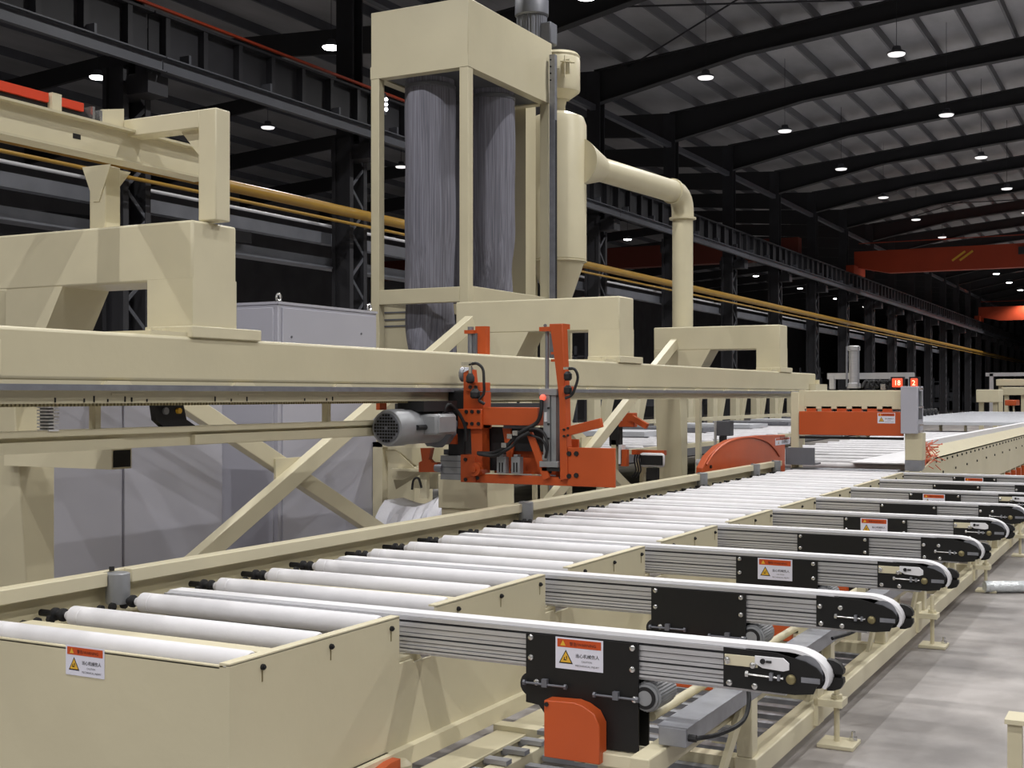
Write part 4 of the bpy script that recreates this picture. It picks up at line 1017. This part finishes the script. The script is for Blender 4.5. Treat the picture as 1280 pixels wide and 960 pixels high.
warning_label(t, (g2(1098, 529)[0], GY-.051, g2(1098, 529)[1]), g2(1120, 529)[0]-g2(1098, 529)[0], g2(1098, 516)[1]-g2(1098, 529)[1])
t = thing('control_box', 'grey control box on the right post of the gate', 'control box', (-2.95, GY, 1.25))
part('box', grect(1128, 483, 1149, 542, -.12, .28), 'grey', t, .006)
bx = g2(1149, 500)[0]
part('recess', MB().box(bx, bx+.004, GY-.04, GY+.20, 1.45, 1.80), 'dark2', t)
for z in (1.83, 1.60, 1.38, 1.30): part('lever', MB().box(bx, bx+.05, GY-.05, GY+.03, z-.012, z+.012), 'bolt', t)
part('display', MB().box(bx, bx+.02, GY+.02, GY+.10, 1.62, 1.80), 'motor', t)
t = thing('cylinder_column', 'upright grey pneumatic cylinder on top of the gate', 'cylinder', (-3.72, GY+.2, 1.83))
a = g2(1064, 436)
part('barrel', MB().lathe((a[0], GY+.15, 1.84), [(.085, 0), (.085, .06), (.06, .07), (.06, .48), (.08, .49), (.08, .54), (.05, .55)], 20), 'alu', t)
tr = part('tie_rod', MB().cyl((a[0]+.075, GY+.08, 1.86), (a[0]+.075, GY+.08, 2.38), .012, 8), 'steel', t); same('tie_rod', tr, (-.15, 0, 0), t)
solo('crossbar', grect(1027, 466, 1137, 473, .3, .36, MB().box(g2(1030, 470)[0], g2(1030, 470)[0]+.06, GY+.28, GY+.38, 1.83, 2.0).box(g2(1130, 470)[0], g2(1130, 470)[0]+.05, GY+.28, GY+.38, 1.83, 1.98)), 'alu', 'horizontal aluminium bar on top of the gate', 'bar')
for (u0, u1, txt, lb) in ((1115, 1128, '18', 'larger glowing red number display reading 18 on the gate'), (1138, 1147, '2', 'smaller glowing red number display at the right of the gate')):
    t = thing('number_display', lb, 'display', (g2(u0, 480)[0], GY+.02, 1.85))
    a, b = g2(u0, 473), g2(u1, 484)
    part('screen', MB().box(a[0], b[0], GY+.0, GY+.02, b[1], a[1]), 'led', t, .012)
    part('screen_case', MB().box(a[0]-.02, b[0]+.02, GY+.021, GY+.08, 1.835, a[1]+.02), 'rubber', t)
    vs, fs = text_mb(txt, .10); x1_ = max(v[0] for v in vs); k_ = (b[0]-a[0])*.62/x1_ if len(txt) > 1 else .9
    part('digits', MB().add([(a[0]+(b[0]-a[0])*.19+v[0]*k_, GY-.002, b[1]+.025+v[1]*.9) for v in vs], fs), 'ledw', t)
t = thing('hose_bundle', 'black hoses and valves lying on top of the gate', 'hoses', (-3.5, GY+.1, 1.84))
for j in range(6):
    u = 1076+6*j
    part('hose', MB().tube(smooth_pts([(g2(u, 485)[0], GY+.05+.02*j, 1.85), (g2(u+4, 478)[0], GY+.1, 1.93), (g2(u+9, 480)[0], GY+.12, 1.89), (g2(u+14, 485)[0], GY+.05, 1.85)]), .018), 'rubber', t)
part('valve', grect(1100, 480, 1106, 487, .03, .1), 'bolt', t)

# rollers and boards beyond the gate
t = thing('outfeed_conveyor', 'cream outfeed conveyor beyond the gate at the right', 'conveyor', (-3.4, 25, 0))
r1 = None
for k in range(18):
    y = 17.85+1.0*k
    if r1 is None: r1 = part('roller', MB().lathe((0, y, .755), [(.02, -6.32), (rr, -6.3), (rr, -3.05), (.02, -3.03)], 16, 'x'), 'white', t)
    else: same('roller', r1, (0, 1.0*k, 0), t)
m_ = MB().ext([(16.21, .62), (16.21, .80), (17.2, .93), (60, .93), (60, .33), (19, .33)], 'x', -2.82, -2.80)
part('side_plate', m_, 'cream', t)
part('side_curb', MB().ext([(-3.0, 1.05), (-2.96, 1.05), (-2.80, .93), (-2.80, .91), (-3.0, .91)], 'y', 17.0, 60), 'cream2', t)
part('end_plate', MB().box(-3.0, -2.80, 16.2, 16.21, .62, .80), 'cream', t)
part('white_edge', MB().box(-3.10, -2.99, 17.0, 60, 1.05, 1.13), 'belt', t)
part('gap_shade_sheet', MB().box(-6.3, -3.1, 16.9, 34, .45, .47), 'dark', t)  # dark sheet added so the gaps between rollers look shaded
part('inner_wall', MB().box(-3.08, -3.04, 17.0, 60, .3, 1.05), 'cream', t)
b0 = part('side_bolt', MB().cyl((-2.80, 17.3, .88), (-2.785, 17.3, .88), .018, 6), 'rubber', t)
for k in range(1, 40): same('side_bolt', b0, (0, .45*k, 0), t)
for k in range(12): same('side_bolt', b0, (0, .55+1.1*k, -.17), t)
part('sensor_post', MB().box(-2.79, -2.74, 16.62, 16.70, .55, .72), 'dmotor', t)
b1 = None
for k in range(26):
    y = 20.3+.9*k
    if b1 is None: b1 = part('leg', MB().box(-2.88, -2.80, y, y+.1, 0, .33), 'cream', t); b2 = part('orange_block', MB().box(-2.85, -2.74, y+.35, y+.5, .1, .3), 'orange', t)
    else: same('leg', b1, (0, .9*k, 0), t); same('orange_block', b2, (0, .9*k, 0), t)
solo('white_board', MB().box(-4.0, -3.10, 17.6, 23, .81, .825), 'belt', 'white board lying on the rollers beyond the gate', 'board')
t = thing('transfer_table', 'wide grey-white transfer table in the distance behind the control box', 'table', (-5.4, 50, 0))
part('table_top', MB().box(-7.6, -3.12, 34, 56, .98, 1.06), 'board', t)
j0 = part('joint_strip', MB().box(-7.5, -3.15, 34.6, 34.7, 1.06, 1.068), 'steel', t)
for k in range(1, 16): same('joint_strip', j0, (0, 1.3*k, 0), t)
l0_ = part('leg', MB().box(-7.5, -7.4, 35, 35.1, 0, .98), 'cream', t)
for k in range(1, 4): same('leg', l0_, (0, 6*k, 0), t)
for k in range(4): same('leg', l0_, (4.2, 6*k, 0), t)
w0 = None
for k in range(12):
    if w0 is None: w0 = solo('black_wheel', MB().lathe((-7.1, 36, 1.18), [(.05, -.05), (.12, -.04), (.12, .04), (.05, .05)], 14, 'x').cyl((-7.2, 36, 1.18), (-7.0, 36, 1.18), .02, 6).box(-7.08, -7.12, 35.9, 36.1, 1.06, 1.12), 'rubber', 'small black wheel on the transfer table, nearest in the row', 'wheel', 'row of black wheels on the transfer table')
    else: dup(w0, (-.03*k, .9*k, 0), 'small black wheel on the transfer table, %s in the row' % ORD[k])
# torn orange film by the post
m_ = MB(); random.seed(3)
for j in range(70):
    a_ = (-2.86+random.uniform(-.03, .05), 16.75+random.uniform(-.05, .5), .83+random.uniform(0, .3)); b_ = (a_[0]+random.uniform(-.05, .12), a_[1]+random.uniform(-.1, .25), a_[2]+random.uniform(-.12, .08))
    m_.bar(a_, b_, .006, .010, (0, 1, .3))
m_.box(-2.86, -2.83, 16.7, 16.74, .80, 1.16)
solo('orange_netting', m_, mat('orange_netting', srgb(222, 120, 90), .6), 'tangled orange netting beside the gate post', 'netting', kind='stuff')

# =================================================================== SECOND LINE BEHIND
t = thing('rear_conveyor', 'second roller conveyor seen under the beam in the background', 'conveyor', (-10, 26, 0))
part('far_rail', MB().box(-12.1, -11.98, 17, 50, 1.02, 1.12), 'cream2', t)
part('near_rail', MB().box(-8.0, -7.9, 17, 44, .78, .86), 'cream', t)
r1 = None
for k in range(30):
    y = 18+.9*k
    if r1 is None: r1 = part('roller', MB().lathe((0, y, .85), [(.02, -12), (.05, -11.98), (.05, -7.95), (.02, -7.93)], 12, 'x'), 'white', t)
    else: same('roller', r1, (0, .9*k, 0), t)
part('gap_shade_sheet', MB().box(-11.9, -8.05, 17.5, 45, .6, .62), 'dark', t)  # dark sheet painted as the shade below the spaced rollers
for x_ in (-11.9, -8.0):
    for k in range(5):
        part('leg', MB().box(x_, x_+.1, 18+6*k, 18.1+6*k, 0, .8), 'cream', t)
for k in range(6):
    y = 24+3.6*k
    dat = MB().box(-11.8, -9.6, y, y+1.6, .90, 1.0)
    solo('stacked_board', dat, 'steel' if k % 2 else 'board', 'grey board on the rear conveyor, %s from the near end' % ORD[k], 'board', 'boards lying on the rear conveyor')
# row of cream v-shaped stands
v0 = None
for k in range(14):
    y = 22+2.3*k
    if v0 is None:
        v0 = thing('board_stand', 'cream slanted board stand, first of the row behind the rear conveyor', 'stand', (-13, y, 0), 'row of cream slanted stands behind the rear conveyor')
        part('upright', MB().box(-13.1, -12.9, y, y+.4, 0, 1.75), 'cream2', v0)
        part('slanted_leg', MB().ext([(y+.4, .4), (y+.75, .4), (y+1.45, 1.75), (y+1.0, 1.75)], 'x', -13.1, -12.95), 'cream', v0)
    else: dup(v0, (0, 2.3*k, 0), 'cream slanted board stand, %s of the row behind the rear conveyor' % ORD[k])
# orange saw guard behind the rail
t = thing('blade_guard', 'orange rounded blade guard with sticker behind the rear rail', 'guard', (-4.9, 16, .6))
pts = [(14.05, .62), (14.08, .90), (14.3, 1.03), (14.65, 1.13), (15.1, 1.19), (15.6, 1.215), (16.4, 1.215), (17.6, 1.19), (17.6, .62)]
part('guard_shell', MB().ext(pts, 'x', -4.98, -4.9), 'orange', t, .008)
rimp = [onX(u, v, -4.895) for u, v in ((883, 581), (893, 566), (908, 554), (925, 548), (942, 547), (958, 552), (968, 561), (974, 570))]
part('rim_bead', MB().tube(smooth_pts(rimp, 5), .012), 'orange', t)
part('guard_bolt', MB().cyl((-4.9, 14.35, .90), (-4.88, 14.35, .90), .02, 8), 'rubber', t)
part('guard_leg', MB().box(-4.98, -4.91, 14.5, 14.6, 0, .62), 'cream', t); part('guard_leg', MB().box(-4.98, -4.91, 17.3, 17.4, 0, .62), 'cream', t)
a = onX(969, 557, -4.898); warning_label(t, (-4.899, a[1], a[2]), .75, .10, 'x')
# upright tube & small machines behind
solo('upright_tube', MB().box(-6.45, -6.38, 18.2, 18.3, 0, 1.70), 'cream2', 'slim cream upright right of the farthest c-frame leg', 'post')
t = thing('rear_saw_unit', 'second orange saw unit with black motor behind the carriage', 'saw unit', (-7.2, 17, 0))
u2 = lambda u, v, Y=17: onY(u, v, Y)
def urect(u0, v0, u1, v1, dy0=0, dy1=.15, Y=17, mb=None):
    a, b = u2(u0, v0, Y), u2(u1, v1, Y); return (mb or MB()).box(a[0], b[0], Y+dy0, Y+dy1, b[2], a[2])
part('head', urect(773, 516, 792, 534), 'orange', t, .01); part('tag', urect(773, 519, 778, 526, -.01, 0), 'label', t)
a, b = u2(790, 522), u2(809, 533); part('tilt_arm', MB().bar(a, b, .08, .08, (0, 1, 0)), 'orange', t)
part('motor_block', urect(761, 528, 774, 558), 'rubber', t, .02)
part('support', MB().box(u2(764, 540)[0], u2(770, 540)[0], 17.0, 17.1, 0, u2(764, 550)[2]), 'cream', t)
part('white_strip', urect(773, 556, 777, 580), 'belt', t)
part('orange_bracket', urect(776, 562, 783, 583, 0, .1), 'orange', t); part('orange_beam', urect(783, 563, 824, 570, .2, .3), 'orange', t)
fr = MB(); a = [u2(u, v) for u, v in ((797, 566), (827, 566), (827, 584), (797, 584))]
part('drive_cover', urect(796, 566, 828, 585, .05, .15), 'belt', t, .05); part('drive_opening', urect(799, 569, 827, 582, .04, .05), 'rubber', t)
part('drive_post', urect(806, 585, 820, 600, .06, .14), 'rubber', t)
m_ = MB()
for j, u in enumerate((790, 793, 796)): m_.tube(smooth_pts([u2(u, 596), u2(u+5, 588), u2(u+3, 576), u2(u+4, 568)]), .012)
part('cable_bundle', m_, 'rubber', t, kind='stuff')
part('cream_block', urect(785, 575, 797, 592, .3, .6), 'cream', t); part('unit_leg', MB().box(u2(788, 580)[0], u2(793, 580)[0], 17.35, 17.45, 0, u2(788, 592)[2]), 'cream', t)
t = thing('clamp_unit', 'small grey and black clamp head left of the orange blade guard', 'clamp', (-6.2, 18, 0))
part('head', urect(893, 526, 912, 545, 0, .2, 18), 'dmotor', t, .01); part('frame_bar', urect(893, 526, 896, 560, -.02, .0, 18), 'alu', t)
part('post', MB().box(u2(899, 540, 18)[0], u2(906, 540, 18)[0], 18, 18.1, 0, u2(899, 545, 18)[2]), 'rubber', t)
# distant machines at the right
for k, (u0, v0, u1, v1, Y, lb, cc) in enumerate((
        (1220, 487, 1249, 503, 62, 'distant cream cabinet left in the group at the right edge', 'cream2'),
        (1252, 484, 1284, 494, 66, 'distant cream machine body at the right edge', 'cream'),
        (1245, 474, 1300, 482, 70, 'distant cream overhead frame above the machine body', 'cream'),
        (1256, 500, 1270, 507, 58, 'distant small orange machine part at the right edge', 'orange'))):
    a, b = onY(u0, v0, Y), onY(u1, v1, Y)
    t = thing('distant_machine', lb, 'machine', (a[0], Y, 0))
    part('housing', MB().box(a[0], b[0], Y, Y+1.5, b[2], a[2]), cc, t, .03)
    part('leg', MB().box(a[0]+.1, a[0]+.3, Y+.2, Y+.4, 0, b[2]), 'cream', t); part('leg', MB().box(b[0]-.3, b[0]-.1, Y+.2, Y+.4, 0, b[2]), 'cream', t)
a = onY(1232, 467, 75); solo('overhead_bar', MB().box(a[0], a[0]+9, 75, 75.2, a[2]-.15, a[2]+.05).box(a[0]+.2, a[0]+.4, 75, 75.2, 0, a[2]).box(a[0]+8.6, a[0]+8.8, 75, 75.2, 0, a[2]), 'alu', 'distant light bar frame crossing above the machines at right', 'frame')
# things seen between the columns: pale stacks and posts in the far bay
random.seed(11)
for k in range(12):
    y = 44+9.5*k+random.uniform(-2, 2); x_ = random.uniform(-19, -24); h = random.uniform(1.2, 3.4)
    t = thing('storage_rack', 'pale storage rack in the far bay, %s from the near end' % ORD[k], 'rack', (x_, y, 0), 'racks in the far bay behind the columns')
    for dx in (0, 1.4): part('upright', MB().box(x_+dx, x_+dx+.1, y, y+.1, 0, h+.4), 'dark2', t)
    part('shelf', MB().box(x_, x_+1.5, y, y+1, h*.5, h*.5+.06), 'dark2', t); part('shelf', MB().box(x_, x_+1.5, y, y+1, h, h+.06), 'dark2', t)
    part('load', MB().box(x_+.1, x_+1.4, y+.1, y+.9, h*.5+.06, h*.9), 'dark2', t)
